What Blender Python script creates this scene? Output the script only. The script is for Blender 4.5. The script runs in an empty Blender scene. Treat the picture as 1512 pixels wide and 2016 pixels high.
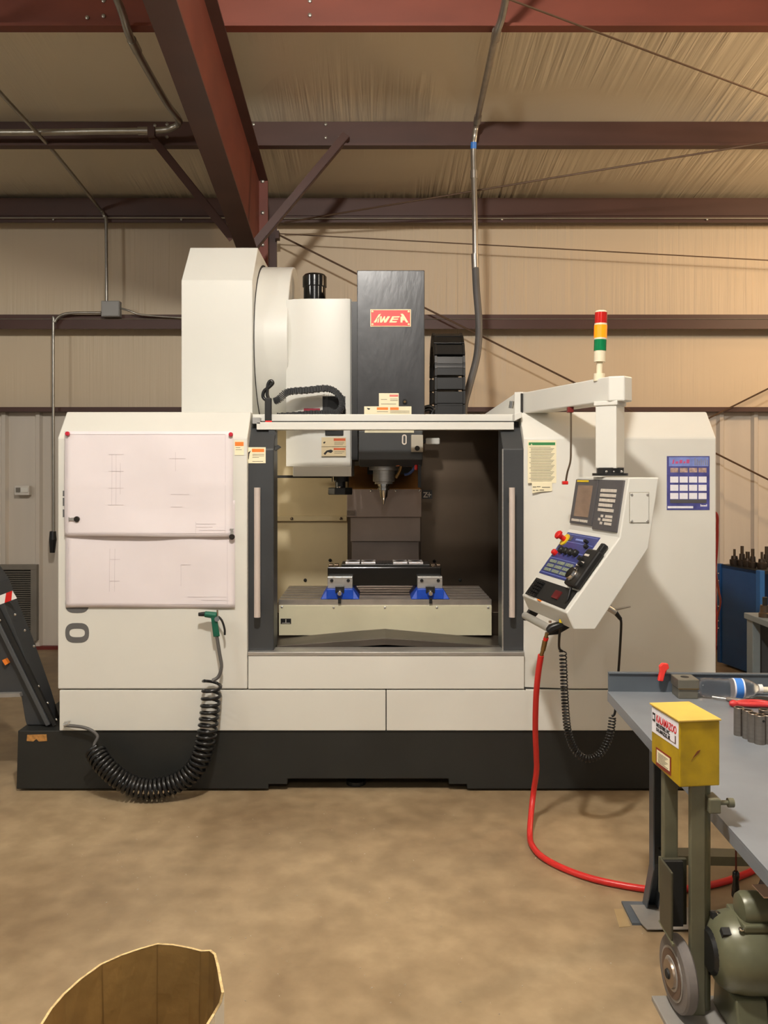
import bpy, bmesh, math, random
from mathutils import Vector, Matrix
random.seed(7)
S = bpy.context.scene
C = S.collection
PI = math.pi

# ---------------------------------------------------------------- camera
FPX, VX, VY, H = 1650.0, 742.0, 932.0, 1.57      # focal length in px, horizon point, eye height
cam = bpy.data.cameras.new('camera'); cam_ob = bpy.data.objects.new('camera', cam); C.objects.link(cam_ob)
cam_ob.location = (0, 0, H); cam_ob.rotation_euler = (PI/2, 0, 0)
cam.sensor_fit = 'VERTICAL'; cam.sensor_height = 36.0; cam.sensor_width = 27.0
cam.lens = FPX/2016*36.0
cam.shift_x = (756-VX)/2016; cam.shift_y = -(1008-VY)/2016
cam.clip_start = 0.05; cam.clip_end = 100
S.camera = cam_ob

# ---------------------------------------------------------------- world, lamps, exposure
W = bpy.data.worlds.new('world'); S.world = W; W.use_nodes = True
bg = W.node_tree.nodes['Background']; bg.inputs[0].default_value = (1.0, 0.96, 0.89, 1); bg.inputs[1].default_value = 0.24
def lamp(name, loc, radius, power, col):
    l = bpy.data.lights.new(name, 'POINT'); l.shadow_soft_size = radius; l.energy = power; l.color = col
    o = bpy.data.objects.new(name, l); C.objects.link(o); o.location = loc
    return o
# the hall's high-bay lamps, hung in rows below the roof, all above the frame
lamp('high_bay_lamp', (-0.21, 1.25, 3.9), 0.11, 450, (1.0, 0.955, 0.885))
lamp('high_bay_lamp', (-0.10, -3.6, 4.1), 0.2, 120, (1.0, 0.95, 0.88))
lamp('high_bay_lamp', (3.6, 0.9, 3.9), 0.2, 60, (1.0, 0.90, 0.74))
lamp('high_bay_lamp', (-4.2, 1.2, 3.9), 0.2, 130, (1.0, 0.97, 0.90))
lamp('high_bay_lamp', (4.6, 5.0, 3.5), 0.2, 200, (1.0, 0.70, 0.42))
S.view_settings.view_transform = 'Standard'; S.view_settings.look = 'None'
S.view_settings.exposure = 0.0; S.view_settings.gamma = 1.0; S.view_settings.use_curve_mapping = False

# ---------------------------------------------------------------- helpers
def P(px, py, D):                                  # photo pixel at depth D (metres from the camera plane)
    return Vector(((px-VX)*D/FPX, D, H-(py-VY)*D/FPX))
def XP(px, D): return (px-VX)*D/FPX
def ZP(py, D): return H-(py-VY)*D/FPX
def FL(px, py):                                    # pixel on the floor
    return P(px, py, FPX*H/(py-VY))
def lin(c):
    return tuple(((v/255)/12.92 if v/255 <= 0.04045 else ((v/255+0.055)/1.055)**2.4) for v in c)

MATS = {}
def mat(name, rgb, rough=0.5, metal=0.0, var=0.06, scale=6.0, bump=0.0, bscale=40.0, stretch=(1, 1, 1), emit=0.0, trans=0.0, spec=0.5, coat=0.0):
    m = bpy.data.materials.new(name); m.use_nodes = True
    nt = m.node_tree; n = nt.nodes; b = n['Principled BSDF']
    L = lin(rgb)
    tc = n.new('ShaderNodeTexCoord'); mp = n.new('ShaderNodeMapping'); mp.inputs['Scale'].default_value = stretch
    nt.links.new(tc.outputs['Object'], mp.inputs['Vector'])
    nz = n.new('ShaderNodeTexNoise'); nz.inputs['Scale'].default_value = scale; nz.inputs['Detail'].default_value = 5
    nt.links.new(mp.outputs[0], nz.inputs['Vector'])
    rp = n.new('ShaderNodeValToRGB')
    rp.color_ramp.elements[0].position = 0.3; rp.color_ramp.elements[1].position = 0.7
    rp.color_ramp.elements[0].color = tuple(v*(1-var) for v in L)+(1,)
    rp.color_ramp.elements[1].color = tuple(min(1, v*(1+var)) for v in L)+(1,)
    nt.links.new(nz.outputs['Fac'], rp.inputs['Fac']); nt.links.new(rp.outputs[0], b.inputs['Base Color'])
    b.inputs['Roughness'].default_value = rough; b.inputs['Metallic'].default_value = metal
    b.inputs['Specular IOR Level'].default_value = spec
    if coat: b.inputs['Coat Weight'].default_value = coat
    if bump:
        n2 = n.new('ShaderNodeTexNoise'); n2.inputs['Scale'].default_value = bscale; n2.inputs['Detail'].default_value = 4
        nt.links.new(mp.outputs[0], n2.inputs['Vector'])
        bp = n.new('ShaderNodeBump'); bp.inputs['Strength'].default_value = bump; bp.inputs['Distance'].default_value = 0.02
        nt.links.new(n2.outputs['Fac'], bp.inputs['Height']); nt.links.new(bp.outputs[0], b.inputs['Normal'])
    if emit:
        b.inputs['Emission Color'].default_value = L+(1,); b.inputs['Emission Strength'].default_value = emit
    if trans:
        b.inputs['Transmission Weight'].default_value = trans
    MATS[name] = m
    return m
WHITE = mat('machine_white_paint', (220, 218, 209), 0.38, var=0.03, scale=2.5)
WHITE2 = mat('machine_cover_white', (218, 217, 209), 0.35, var=0.03, scale=2.0)
CREAM = mat('warm_lit_white_paint', (212, 196, 160), 0.42, var=0.10, scale=3.0)  # white chamber paint with the warm light put into its colour
APRON = mat('apron_cream_paint', (206, 200, 172), 0.45, var=0.06, scale=4.0)
CHAR = mat('charcoal_paint', (58, 60, 62), 0.42, var=0.10, scale=3.0)
BASEM = mat('base_black_paint', (34, 35, 33), 0.5, var=0.15, scale=5.0)
HEADB = mat('head_black_paint', (48, 48, 50), 0.30, var=0.22, scale=4.0, stretch=(2.5, 1, 1.0), bump=0.06, bscale=9)
BLACK = mat('black_plastic', (24, 24, 24), 0.4, var=0.15)
BLACKG = mat('black_gloss', (14, 14, 14), 0.15, var=0.1)
RUBBER = mat('black_rubber', (20, 20, 20), 0.32, var=0.1)
DARKIN = mat('dark_interior', (26, 25, 23), 0.7, var=0.2)
STEEL = mat('brushed_steel', (190, 188, 184), 0.34, 0.7, var=0.12, scale=10, stretch=(1, 8, 8))
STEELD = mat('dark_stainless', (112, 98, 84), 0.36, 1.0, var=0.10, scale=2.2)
STEELW = mat('way_cover_steel', (140, 126, 116), 0.34, 1.0, var=0.12, scale=4)
CASTM = mat('ground_cast_table', (176, 170, 164), 0.32, 0.75, var=0.15, scale=12)
CHROME = mat('chrome', (210, 208, 204), 0.12, 1.0, var=0.05)
BRASSP = mat('tan_plate', (190, 140, 80), 0.4, 0.35, var=0.2, scale=6)
MAUVE = mat('grey_mauve_cover', (150, 134, 126), 0.45, 0.1, var=0.06, scale=4)
BRASS = mat('brass', (150, 124, 84), 0.32, 0.9)
HANDLE = mat('handle_aluminium', (214, 200, 190), 0.42, 0.25, var=0.04)
RED = mat('red_plastic', (206, 32, 28), 0.35)
SIGNRED = mat('sign_red', (226, 44, 36), 0.4, var=0.04)
SIGNCR = mat('sign_cream', (248, 226, 178), 0.5, var=0.03)
YEL = mat('yellow_plastic', (226, 196, 40), 0.4)
ORANGE = mat('warning_orange', (238, 130, 44), 0.5)
STICK = mat('sticker_cream', (240, 230, 196), 0.55, var=0.04, scale=20)
STICKG = mat('sticker_header_green', (52, 128, 72), 0.5)
PRINT = mat('printed_grey_ink', (120, 114, 96), 0.7, var=0.25, scale=120)
INK = mat('printed_black_ink', (34, 32, 32), 0.7)
PAPER = mat('drawing_paper', (230, 221, 222), 0.75, var=0.025, scale=5)
FAINT = mat('drawing_faint_lines', (208, 198, 200), 0.8, var=0.05, scale=30)
GREYLET = mat('panel_letter_grey', (98, 97, 96), 0.5)
BLUEV = mat('vise_blue', (0, 66, 178), 0.5, var=0.12, scale=20)
BLUEP = mat('control_panel_blue', (56, 62, 120), 0.4, var=0.06)
BEZEL = mat('bezel_grey', (84, 82, 84), 0.45)
KEYS = mat('key_beige', (206, 198, 186), 0.5)
KEYG = mat('key_green_grey', (128, 138, 122), 0.5)
SCREEN = mat('screen_reflection', (150, 128, 110), 0.18, var=0.12, scale=9, stretch=(1, 1, 3))  # brown reflection put into the colour of the switched-off glass
GREENL = mat('lens_green', (0, 124, 72), 0.15, trans=0.15)
REDL = mat('lens_red', (196, 30, 22), 0.15, trans=0.15)
AMBER = mat('lens_amber_lit', (255, 124, 6), 0.3, emit=1.0)
IVORY = mat('ivory_plastic', (222, 212, 184), 0.4)
GUNG = mat('gun_green', (18, 92, 72), 0.35)
HOSER = mat('hose_red', (206, 44, 40), 0.35, var=0.08, scale=3)
BENCH = mat('bench_blue_grey', (118, 124, 131), 0.38, var=0.08, scale=8)
BENCHD = mat('bench_leg_grey', (84, 92, 100), 0.45, var=0.12, scale=8)
GREYC = mat('grey_cabinet_paint', (110, 118, 120), 0.45, var=0.08)
BLUEC = mat('cabinet_blue', (34, 82, 140), 0.4, var=0.12, scale=4)
SHEETM = mat('grey_sheet_metal', (150, 146, 140), 0.45, 0.3, var=0.12, scale=9)
OLIVE = mat('grinder_olive_grey', (104, 102, 82), 0.45, 0.1, var=0.16, scale=14)
MOTORG = mat('motor_green_grey', (98, 98, 76), 0.35, 0.1, var=0.14, scale=12)
YBOX = mat('guard_yellow_paint', (172, 142, 10), 0.42, var=0.26, scale=14, bump=0.03)
YTOP = mat('guard_lid_yellow', (206, 172, 78), 0.45, var=0.10, scale=9)
IRON = mat('iron_primer_lit', (118, 58, 42), 0.55, var=0.14, scale=4, stretch=(0.4, 1, 1))  # lit copy of the red steel primer
IRON2 = mat('iron_primer_shaded', (76, 48, 39), 0.5, var=0.14, scale=4, stretch=(0.4, 1, 1))  # same primer with shade put into the colour
GALV = mat('galvanised_conduit', (168, 164, 154), 0.35, 0.8, var=0.12, scale=12)
FLEXG = mat('grey_flex_conduit', (92, 90, 88), 0.5, var=0.1)
LINER = mat('liner_panel_paint', (206, 196, 182), 0.45, var=0.05, scale=2, stretch=(3, 1, 0.3))
VENTM = mat('vent_grey', (120, 114, 104), 0.5, var=0.1)
CARD = mat('cardboard_inside', (140, 108, 56), 0.75, var=0.16, scale=7, bump=0.15, bscale=18)
CARDW = mat('cardboard_outside_white', (226, 216, 196), 0.7, var=0.05)
CAPW = mat('white_plastic', (236, 234, 230), 0.4)
TYRE = mat('grey_rubber_wheel', (106, 100, 96), 0.6, var=0.12, scale=12)
DIALW = mat('wheel_hub_steel', (150, 134, 118), 0.35, 0.7, var=0.1)
ROPE = mat('steel_rod', (100, 78, 60), 0.5, 0.4)
FOILB = mat('calendar_blue', (74, 76, 140), 0.4, var=0.35, scale=20)
LBLUE = mat('calendar_light_blue', (126, 142, 206), 0.4, var=0.15, scale=30)
PHOTO = mat('calendar_photo', (176, 150, 140), 0.5, var=0.45, scale=60)
WHITEP = mat('paper_white', (236, 234, 240), 0.6, var=0.04, scale=80)
BOTTLEB = mat('bottle_label_blue', (60, 130, 220), 0.4)

def floor_mat():
    m = bpy.data.materials.new('concrete_floor'); m.use_nodes = True; nt = m.node_tree; n = nt.nodes; b = n['Principled BSDF']
    tc = n.new('ShaderNodeTexCoord')
    a = n.new('ShaderNodeTexNoise'); a.inputs['Scale'].default_value = 0.9; a.inputs['Detail'].default_value = 7; a.inputs['Roughness'].default_value = 0.62
    c = n.new('ShaderNodeTexNoise'); c.inputs['Scale'].default_value = 9; c.inputs['Detail'].default_value = 8
    for q in (a, c): nt.links.new(tc.outputs['Object'], q.inputs['Vector'])
    r1 = n.new('ShaderNodeValToRGB'); e = r1.color_ramp.elements
    e[0].position = 0.32; e[0].color = lin((136, 114, 86))+(1,); e[1].position = 0.68; e[1].color = lin((186, 164, 130))+(1,)
    r2 = n.new('ShaderNodeValToRGB'); e = r2.color_ramp.elements
    e[0].position = 0.35; e[0].color = (0.72, 0.70, 0.67, 1); e[1].position = 0.65; e[1].color = (1.0, 1.0, 1.0, 1)
    mx = n.new('ShaderNodeMix'); mx.data_type = 'RGBA'; mx.blend_type = 'MULTIPLY'; mx.inputs[0].default_value = 0.8
    nt.links.new(a.outputs['Fac'], r1.inputs[0]); nt.links.new(c.outputs['Fac'], r2.inputs[0])
    nt.links.new(r1.outputs[0], mx.inputs[6]); nt.links.new(r2.outputs[0], mx.inputs[7]); nt.links.new(mx.outputs[2], b.inputs['Base Color'])
    b.inputs['Roughness'].default_value = 0.42
    rr = n.new('ShaderNodeMapRange'); rr.inputs[3].default_value = 0.34; rr.inputs[4].default_value = 0.6
    nt.links.new(c.outputs['Fac'], rr.inputs[0]); nt.links.new(rr.outputs[0], b.inputs['Roughness'])
    bp = n.new('ShaderNodeBump'); bp.inputs['Strength'].default_value = 0.06; nt.links.new(c.outputs['Fac'], bp.inputs['Height']); nt.links.new(bp.outputs[0], b.inputs['Normal'])
    return m
def vinyl_mat(name, rgb, stretch, strength):
    m = bpy.data.materials.new(name); m.use_nodes = True; nt = m.node_tree; n = nt.nodes; b = n['Principled BSDF']
    tc = n.new('ShaderNodeTexCoord'); mp = n.new('ShaderNodeMapping'); mp.inputs['Scale'].default_value = stretch
    nt.links.new(tc.outputs['Object'], mp.inputs[0])
    w = n.new('ShaderNodeTexNoise'); w.inputs['Scale'].default_value = 1.0; w.inputs['Detail'].default_value = 3; w.inputs['Distortion'].default_value = 0.6
    nt.links.new(mp.outputs[0], w.inputs['Vector'])
    g = n.new('ShaderNodeTexNoise'); g.inputs['Scale'].default_value = 0.8; g.inputs['Detail'].default_value = 2
    nt.links.new(tc.outputs['Object'], g.inputs['Vector'])
    mr = n.new('ShaderNodeMapRange'); mr.inputs[1].default_value = 0.42; mr.inputs[2].default_value = 0.62
    nt.links.new(g.outputs['Fac'], mr.inputs[0])
    mul = n.new('ShaderNodeMath'); mul.operation = 'MULTIPLY'; nt.links.new(w.outputs['Fac'], mul.inputs[0]); nt.links.new(mr.outputs[0], mul.inputs[1])
    bp = n.new('ShaderNodeBump'); bp.inputs['Strength'].default_value = strength; bp.inputs['Distance'].default_value = 0.05
    nt.links.new(mul.outputs[0], bp.inputs['Height']); nt.links.new(bp.outputs[0], b.inputs['Normal'])
    r = n.new('ShaderNodeValToRGB'); L = lin(rgb); e = r.color_ramp.elements
    e[0].color = tuple(v*0.93 for v in L)+(1,); e[1].color = tuple(min(1, v*1.05) for v in L)+(1,)
    nt.links.new(g.outputs['Fac'], r.inputs[0]); nt.links.new(r.outputs[0], b.inputs['Base Color'])
    b.inputs['Roughness'].default_value = 0.5
    return m
FLOORM = floor_mat()
VINW = vinyl_mat('wall_insulation_vinyl', (216, 196, 166), (22, 1, 0.5), 0.35)
VINR = vinyl_mat('roof_insulation_vinyl', (224, 214, 190), (16, 0.5, 0.5), 0.5)
def clear_mat():
    m = bpy.data.materials.new('clear_plastic'); m.use_nodes = True; nt = m.node_tree; n = nt.nodes; b = n['Principled BSDF']
    b.inputs['Base Color'].default_value = (0.95, 0.95, 0.97, 1); b.inputs['Roughness'].default_value = 0.06; b.inputs['Transmission Weight'].default_value = 1.0; b.inputs['IOR'].default_value = 1.33
    z = n.new('ShaderNodeTexNoise'); z.inputs['Scale'].default_value = 60; bp = n.new('ShaderNodeBump'); bp.inputs['Strength'].default_value = 0.5
    nt.links.new(z.outputs['Fac'], bp.inputs['Height']); nt.links.new(bp.outputs[0], b.inputs['Normal'])
    return m
CLEAR = clear_mat()

ORG = {}
STUFFY = {'printed_lines','caution_lines','handwriting','panel_lines','soft_keys','letter_keys','cursor_keys','mode_keys','tray_grid','banner_title','tool_pictures','footer_mark','label_print'}
class MB:
    def __init__(s, M=None): s.v = []; s.f = []; s.M = M
    def add(s, vs, fs):
        o = len(s.v)
        for p in vs:
            p = Vector(p); s.v.append(s.M @ p if s.M else p)
        s.f += [tuple(i+o for i in f) for f in fs]; return s
    def box(s, x0, x1, y0, y1, z0, z1):
        return s.add([(x0,y0,z0),(x1,y0,z0),(x1,y1,z0),(x0,y1,z0),(x0,y0,z1),(x1,y0,z1),(x1,y1,z1),(x0,y1,z1)],
                     [(0,3,2,1),(4,5,6,7),(0,1,5,4),(1,2,6,5),(2,3,7,6),(3,0,4,7)])
    def pbox(s, px0, py0, px1, py1, D, dep):       # front face covers the pixels at depth D
        return s.box(XP(px0,D), XP(px1,D), D, D+dep, ZP(py1,D), ZP(py0,D))
    def loft(s, A, B):
        n = len(A)
        return s.add(list(A)+list(B), [tuple(range(n))[::-1], tuple(range(n, 2*n))]+[(i,(i+1)%n,n+(i+1)%n,n+i) for i in range(n)])
    def prism_y(s, xz, y0, y1): return s.loft([(x,y0,z) for x,z in xz], [(x,y1,z) for x,z in xz])
    def prism_x(s, yz, x0, x1): return s.loft([(x0,y,z) for y,z in yz], [(x1,y,z) for y,z in yz])
    def prism_z(s, xy, z0, z1): return s.loft([(x,y,z0) for x,y in xy], [(x,y,z1) for x,y in xy])
    def extr(s, pts, vec): return s.loft(pts, [Vector(p)+Vector(vec) for p in pts])
    def cyl(s, p0, p1, r0, r1=None, n=16):
        p0 = Vector(p0); p1 = Vector(p1); r1 = r0 if r1 is None else r1
        d = (p1-p0).normalized(); a = d.orthogonal().normalized(); b = d.cross(a)
        A = [p0+(a*math.cos(t)+b*math.sin(t))*r0 for t in [2*PI*i/n for i in range(n)]]
        B = [p1+(a*math.cos(t)+b*math.sin(t))*r1 for t in [2*PI*i/n for i in range(n)]]
        return s.loft(A, B)
    def lathe(s, p0, axis, prof, n=20):            # prof: (distance along axis, radius)
        p0 = Vector(p0); d = Vector(axis).normalized(); a = d.orthogonal().normalized(); b = d.cross(a)
        vs = []; fs = []
        for h, r in prof:
            for i in range(n):
                t = 2*PI*i/n; vs.append(p0+d*h+(a*math.cos(t)+b*math.sin(t))*r)
        for k in range(len(prof)-1):
            for i in range(n):
                j = (i+1) % n; fs.append((k*n+i, k*n+j, (k+1)*n+j, (k+1)*n+i))
        fs.append(tuple(range(n))[::-1]); m = (len(prof)-1)*n; fs.append(tuple(range(m, m+n)))
        return s.add(vs, fs)
    def tube(s, pts, r, n=8):
        pts = [Vector(p) for p in pts]; N = len(pts); vs = []; fs = []
        t0 = (pts[1]-pts[0]).normalized(); a = t0.orthogonal().normalized()
        for i, p in enumerate(pts):
            t = (pts[min(i+1,N-1)]-pts[max(i-1,0)]).normalized()
            a = (a-t*a.dot(t)).normalized(); b = t.cross(a)
            for k in range(n):
                q = 2*PI*k/n; vs.append(p+(a*math.cos(q)+b*math.sin(q))*r)
        for i in range(N-1):
            for k in range(n):
                j = (k+1) % n; fs.append((i*n+k, i*n+j, (i+1)*n+j, (i+1)*n+k))
        fs.append(tuple(range(n))[::-1]); fs.append(tuple(range((N-1)*n, N*n)))
        return s.add(vs, fs)
    def quad(s, a, b, c, d): return s.add([a,b,c,d], [(0,1,2,3)])
    def build(s, name, m, parent=None, bevel=0.0, smooth=None, loc=None, seg=2):
        o0 = Vector(loc) if loc else (ORG[parent.name] if parent else None)
        if o0 is None:
            xs = [p.x for p in s.v]; ys = [p.y for p in s.v]; zs = [p.z for p in s.v]
            o0 = Vector(((min(xs)+max(xs))/2, (min(ys)+max(ys))/2, min(zs)))
        me = bpy.data.meshes.new(name)
        bm = bmesh.new()
        bv = [bm.verts.new(p-o0) for p in s.v]
        for f in s.f:
            try: bm.faces.new([bv[i] for i in f])
            except ValueError: pass
        bmesh.ops.recalc_face_normals(bm, faces=bm.faces); bm.to_mesh(me); bm.free()
        me.materials.append(m)
        ob = bpy.data.objects.new(name, me); C.objects.link(ob)
        if parent: ob.parent = parent
        else: ob.location = o0
        ORG[ob.name] = o0
        if name in STUFFY: ob['kind'] = 'stuff'
        if smooth is not None:
            for p in me.polygons: p.use_smooth = True
            me.set_sharp_from_angle(angle=math.radians(smooth))
        if bevel:
            bv = ob.modifiers.new('bevel', 'BEVEL'); bv.width = bevel; bv.segments = seg; bv.limit_method = 'ANGLE'; bv.angle_limit = math.radians(35)
        return ob
def tag(o, label, cat, group=None, kind=None):
    o['label'] = label; o['category'] = cat
    if group: o['group'] = group
    if kind: o['kind'] = kind
    return o
def struct(o, label, cat=None):
    o['kind'] = 'structure'; o['label'] = label
    if cat: o['category'] = cat
    return o
def thing(name, label, cat, loc, group=None):
    o = bpy.data.objects.new(name, None); C.objects.link(o); o.location = loc; o.empty_display_size = 0.1
    ORG[o.name] = Vector(loc); return tag(o, label, cat, group)
def spline(pts, n=10):
    pts = [Vector(p) for p in pts]; out = []
    for i in range(len(pts)-1):
        p0 = pts[max(i-1,0)]; p1 = pts[i]; p2 = pts[i+1]; p3 = pts[min(i+2,len(pts)-1)]
        for k in range(n):
            t = k/n; out.append(0.5*((2*p1)+(p2-p0)*t+(2*p0-5*p1+4*p2-p3)*t*t+(3*p1-p0-3*p2+p3)*t**3))
    out.append(pts[-1]); return out
def helix(path, R, turns, per=14, squeeze=1.0):
    L = [0]
    for i in range(1, len(path)): L.append(L[-1]+(path[i]-path[i-1]).length)
    T = L[-1]; out = []; N = int(turns*per)
    a = (path[1]-path[0]).normalized().orthogonal().normalized(); j = 0
    for k in range(N+1):
        d = T*((k/N)**squeeze)
        while j < len(L)-2 and L[j+1] < d: j += 1
        u = (d-L[j])/max(1e-9, L[j+1]-L[j]); p = path[j].lerp(path[j+1], u)
        t = (path[j+1]-path[j]).normalized(); a = (a-t*a.dot(t)).normalized(); b = t.cross(a)
        q = 2*PI*k/per; out.append(p+(a*math.cos(q)+b*math.sin(q))*R)
    return out
def text(s, o, right, up, size, off=0.0015, sx=1.0, bold=0.0, mb=None):
    cu = bpy.data.curves.new('lettering', 'FONT'); cu.body = s; cu.size = size; cu.offset = bold; cu.extrude = 0.0004
    cu.align_x = 'LEFT'
    ob = bpy.data.objects.new('lettering', cu); me = bpy.data.meshes.new_from_object(ob)
    mb = mb or MB(); right = Vector(right).normalized(); up = Vector(up).normalized(); nrm = right.cross(up)
    mb.add([Vector(o)+right*v.co.x*sx+up*v.co.y+nrm*(v.co.z+off) for v in me.vertices], [tuple(p.vertices) for p in me.polygons])
    bpy.data.objects.remove(ob); bpy.data.curves.remove(cu); bpy.data.meshes.remove(me)
    return mb
def copy_thing(src, loc, label=None):
    o = src.copy(); C.objects.link(o); o.location = loc
    if label: o['label'] = label
    for ch in src.children:
        c = ch.copy(); C.objects.link(c); c.parent = o
        for g in ch.children:
            d = g.copy(); C.objects.link(d); d.parent = c
    return o

# ================================================================ the building
WALL = 7.55
struct(MB().box(-7, 7, -5, WALL+0.2, -0.12, 0).build('floor', FLOORM), 'worn tan concrete workshop floor', 'floor')
wb = MB().box(-7, 7, WALL, WALL+0.1, 2.10, 4.25).build('wall_back', VINW, loc=(0, WALL, 0))
struct(wb, 'back wall of wrinkled beige insulation vinyl over ribbed metal panels', 'wall')
XR = [-4.55+0.305*i for i in range(31)]
for i in range(0, 30, 3):                                             # ribbed liner sheets under the low girt
    MB().box(XR[i]+0.002, XR[i+3]-0.002 if i+3 < 31 else 4.6, WALL-0.045, WALL+0.02, 0.02, 2.135).build('wall_panel', LINER, wb)
rib0 = None
for x in XR:
    r = MB().loft([(-0.034,-0.045,0.02),(0.034,-0.045,0.02),(0.017,-0.08,0.02),(-0.017,-0.08,0.02)],
                  [(-0.034,-0.045,2.13),(0.034,-0.045,2.13),(0.017,-0.08,2.13),(-0.017,-0.08,2.13)]) if rib0 is None else None
    if rib0 is None:
        rib0 = r.build('panel_rib', LINER, wb, loc=(0,0,0)); rib0.location.x = x
    else:
        q = rib0.copy(); C.objects.link(q); q.location.x = x
MB().box(-7, 7, WALL-0.09, WALL, 0.0, 0.03).build('base_angle', mat('base_angle_red', (110, 40, 32), 0.5), wb)
RS = 0.115
def zroof(D): return 4.02+RS*(WALL-D)
cl = MB().loft([(-7,WALL+0.1,zroof(WALL+0.1)),(7,WALL+0.1,zroof(WALL+0.1)),(7,-5,zroof(-5)),(-7,-5,zroof(-5))],
               [(-7,WALL+0.1,zroof(WALL+0.1)+0.1),(7,WALL+0.1,zroof(WALL+0.1)+0.1),(7,-5,zroof(-5)+0.1),(-7,-5,zroof(-5)+0.1)]).build('ceiling', VINR, loc=(0,0,4))
struct(cl, 'sloping roof underside of beige insulation vinyl', 'ceiling')

bolt_me = None
def bolt(p, axis, r, parent, m=None, name='bolt', h=None):
    h = h or r*0.7
    return MB().lathe(p, axis, [(0, r), (h*0.6, r), (h, r*0.6)], 10).build(name, m or GALV, parent, smooth=40)

def purlin(D, label, bolts):
    zt = zroof(D)-0.004; zb = zt-0.2
    o = MB().prism_x([(D-0.065,zb+0.018),(D-0.065,zb),(D+0.008,zb),(D+0.008,zt-0.006),(D+0.07,zt-0.006),(D+0.07,zt),(D,zt),(D,zb+0.006),(D-0.059,zb+0.006),(D-0.059,zb+0.018)], -6.9, 6.9).build('roof_purlin', IRON if D < 5.5 else IRON2, loc=(0, D, zb))  # near purlins take the lit primer tone, the far one the shaded tone
    struct(o, label, 'beam')
    for px, py in bolts:
        bolt(P(px, py, D-0.0005), (0,-1,0), 0.012, o)
    return o
purlin(4.85, 'rust-red steel roof purlin nearest the ridge side', [(204,2),(204,32),(172,35),(425,0),(610,2),(610,30)])
purlin(6.2, 'red steel roof purlin, toned darker for shade, between the flange braces', [(305,247),(329,245),(303,271),(329,270),(499,245),(641,245),(641,271),(669,271)])
for D in (3.5, 2.15, 0.8, -0.55, -1.9): purlin(D, 'rust-red steel roof purlin towards the middle of the hall', [])
# eave strut and girts
D = 7.36
es = MB().prism_x([(D,3.775),(D,3.83),(D-0.015,3.83),(D-0.015,3.838),(D+0.005,3.838),(D+0.005,3.99),(WALL,4.0),(WALL,3.995),(D+0.02,3.985),(D+0.02,3.775)], -6.9, 6.9).build('eave_strut', IRON2, loc=(0,D,3.775))
struct(es, 'dark steel eave strut along the top of the back wall', 'beam')
MB().tube([(-6.5,D-0.02,ZP(429,D-0.02)),(-0.9,D-0.02,ZP(429,D-0.02))], 0.006).build('strap_wire', GALV, es)
MB().tube([(-0.86,D-0.02,ZP(430,D-0.02)),(6.5,D-0.02,ZP(429.5,D-0.02))], 0.006).build('strap_wire', GALV, es)
for px in (105, 357, 988, 1392): bolt(P(px, 432, D-0.012), (0,-1,0), 0.010, es)
D = 7.36
gi = MB().prism_x([(D,2.84),(D,2.965),(WALL,2.965),(WALL,2.955),(D+0.012,2.955),(D+0.012,2.86),(D+0.03,2.86),(D+0.03,2.84)], -6.9, 6.9).build('wall_girt', IRON2, loc=(0,D,2.84))
struct(gi, 'dark red steel wall girt at mid height of the back wall', 'beam')
MB().tube([(-6.5,D-0.004,2.925),(6.5,D-0.004,2.925)], 0.004).build('girt_highlight', GALV, gi)  # bright tube draws the highlight line along the girt
gl = MB().prism_x([(D+0.03,2.115),(D+0.03,2.155),(WALL,2.155),(WALL,2.115)], -6.9, 6.9).build('wall_girt', IRON2, loc=(0,D,2.1))
struct(gl, 'thin dark red girt edge above the ribbed liner panels', 'beam')

# rafter and column
XL, XRr = -1.016, -0.87
XW = (XL+XRr)/2
def zt(D): return zroof(D)-0.206
def zb(D): return 3.207+0.175*(6.0-D)
DE = 6.68
ra = thing('roof_rafter', 'heavy red-brown tapered steel rafter above the machine', 'beam', (XW, 3, 3.6)); ra['kind'] = 'structure'
MB().prism_x([(-3,zb(-3)+0.01),(DE,zb(DE)+0.01),(DE,zt(DE)-0.01),(-3,zt(-3)-0.01)], XW-0.004, XW+0.004).build('web', IRON, ra)
MB().prism_x([(-3,zb(-3)),(DE,zb(DE)),(DE,zb(DE)+0.012),(-3,zb(-3)+0.012)], XL, XRr).build('bottom_flange', IRON2, ra)  # flanges use the shaded primer tone, the web the lit one
MB().prism_x([(-3,zt(-3)-0.012),(DE,zt(DE)-0.012),(DE,zt(DE)),(-3,zt(-3))], XL, XRr).build('top_flange', IRON2, ra)
ep = MB().box(XL, XRr, DE, DE+0.018, zb(DE)-0.05, zt(DE)-0.002).build('end_plate', IRON, ra)
for py in (357, 419, 482):
    bolt(P(517, py, DE), (0,-1,0), 0.016, ep); bolt(P(499, py, DE), (0,-1,0), 0.016, ep)
co = thing('steel_column', 'dark red-brown steel column behind the machine', 'column', (XW, 7.1, 0)); co['kind'] = 'structure'
D2 = DE+0.02
MB().prism_x([(7.02,0),(7.28,0),(7.28,zt(7.28)),(D2,zt(D2)),(D2,zb(DE)-0.1)], XW-0.004, XW+0.004).build('web', IRON2, co)
MB().box(XL, XRr, 7.28, 7.295, 0, zt(7.3)-0.01).build('outer_flange', IRON2, co)
MB().loft([(XL,D2,zb(DE)-0.05),(XRr,D2,zb(DE)-0.05),(XRr,D2+0.014,zb(DE)-0.05),(XL,D2+0.014,zb(DE)-0.05)],
          [(XL,7.02,0),(XRr,7.02,0),(XRr,7.034,0),(XL,7.034,0)]).build('inner_flange', IRON2, co)
MB().box(XL, XRr, D2, D2+0.014, zb(DE)-0.05, zt(D2)).build('connection_plate', IRON2, co)
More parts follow.
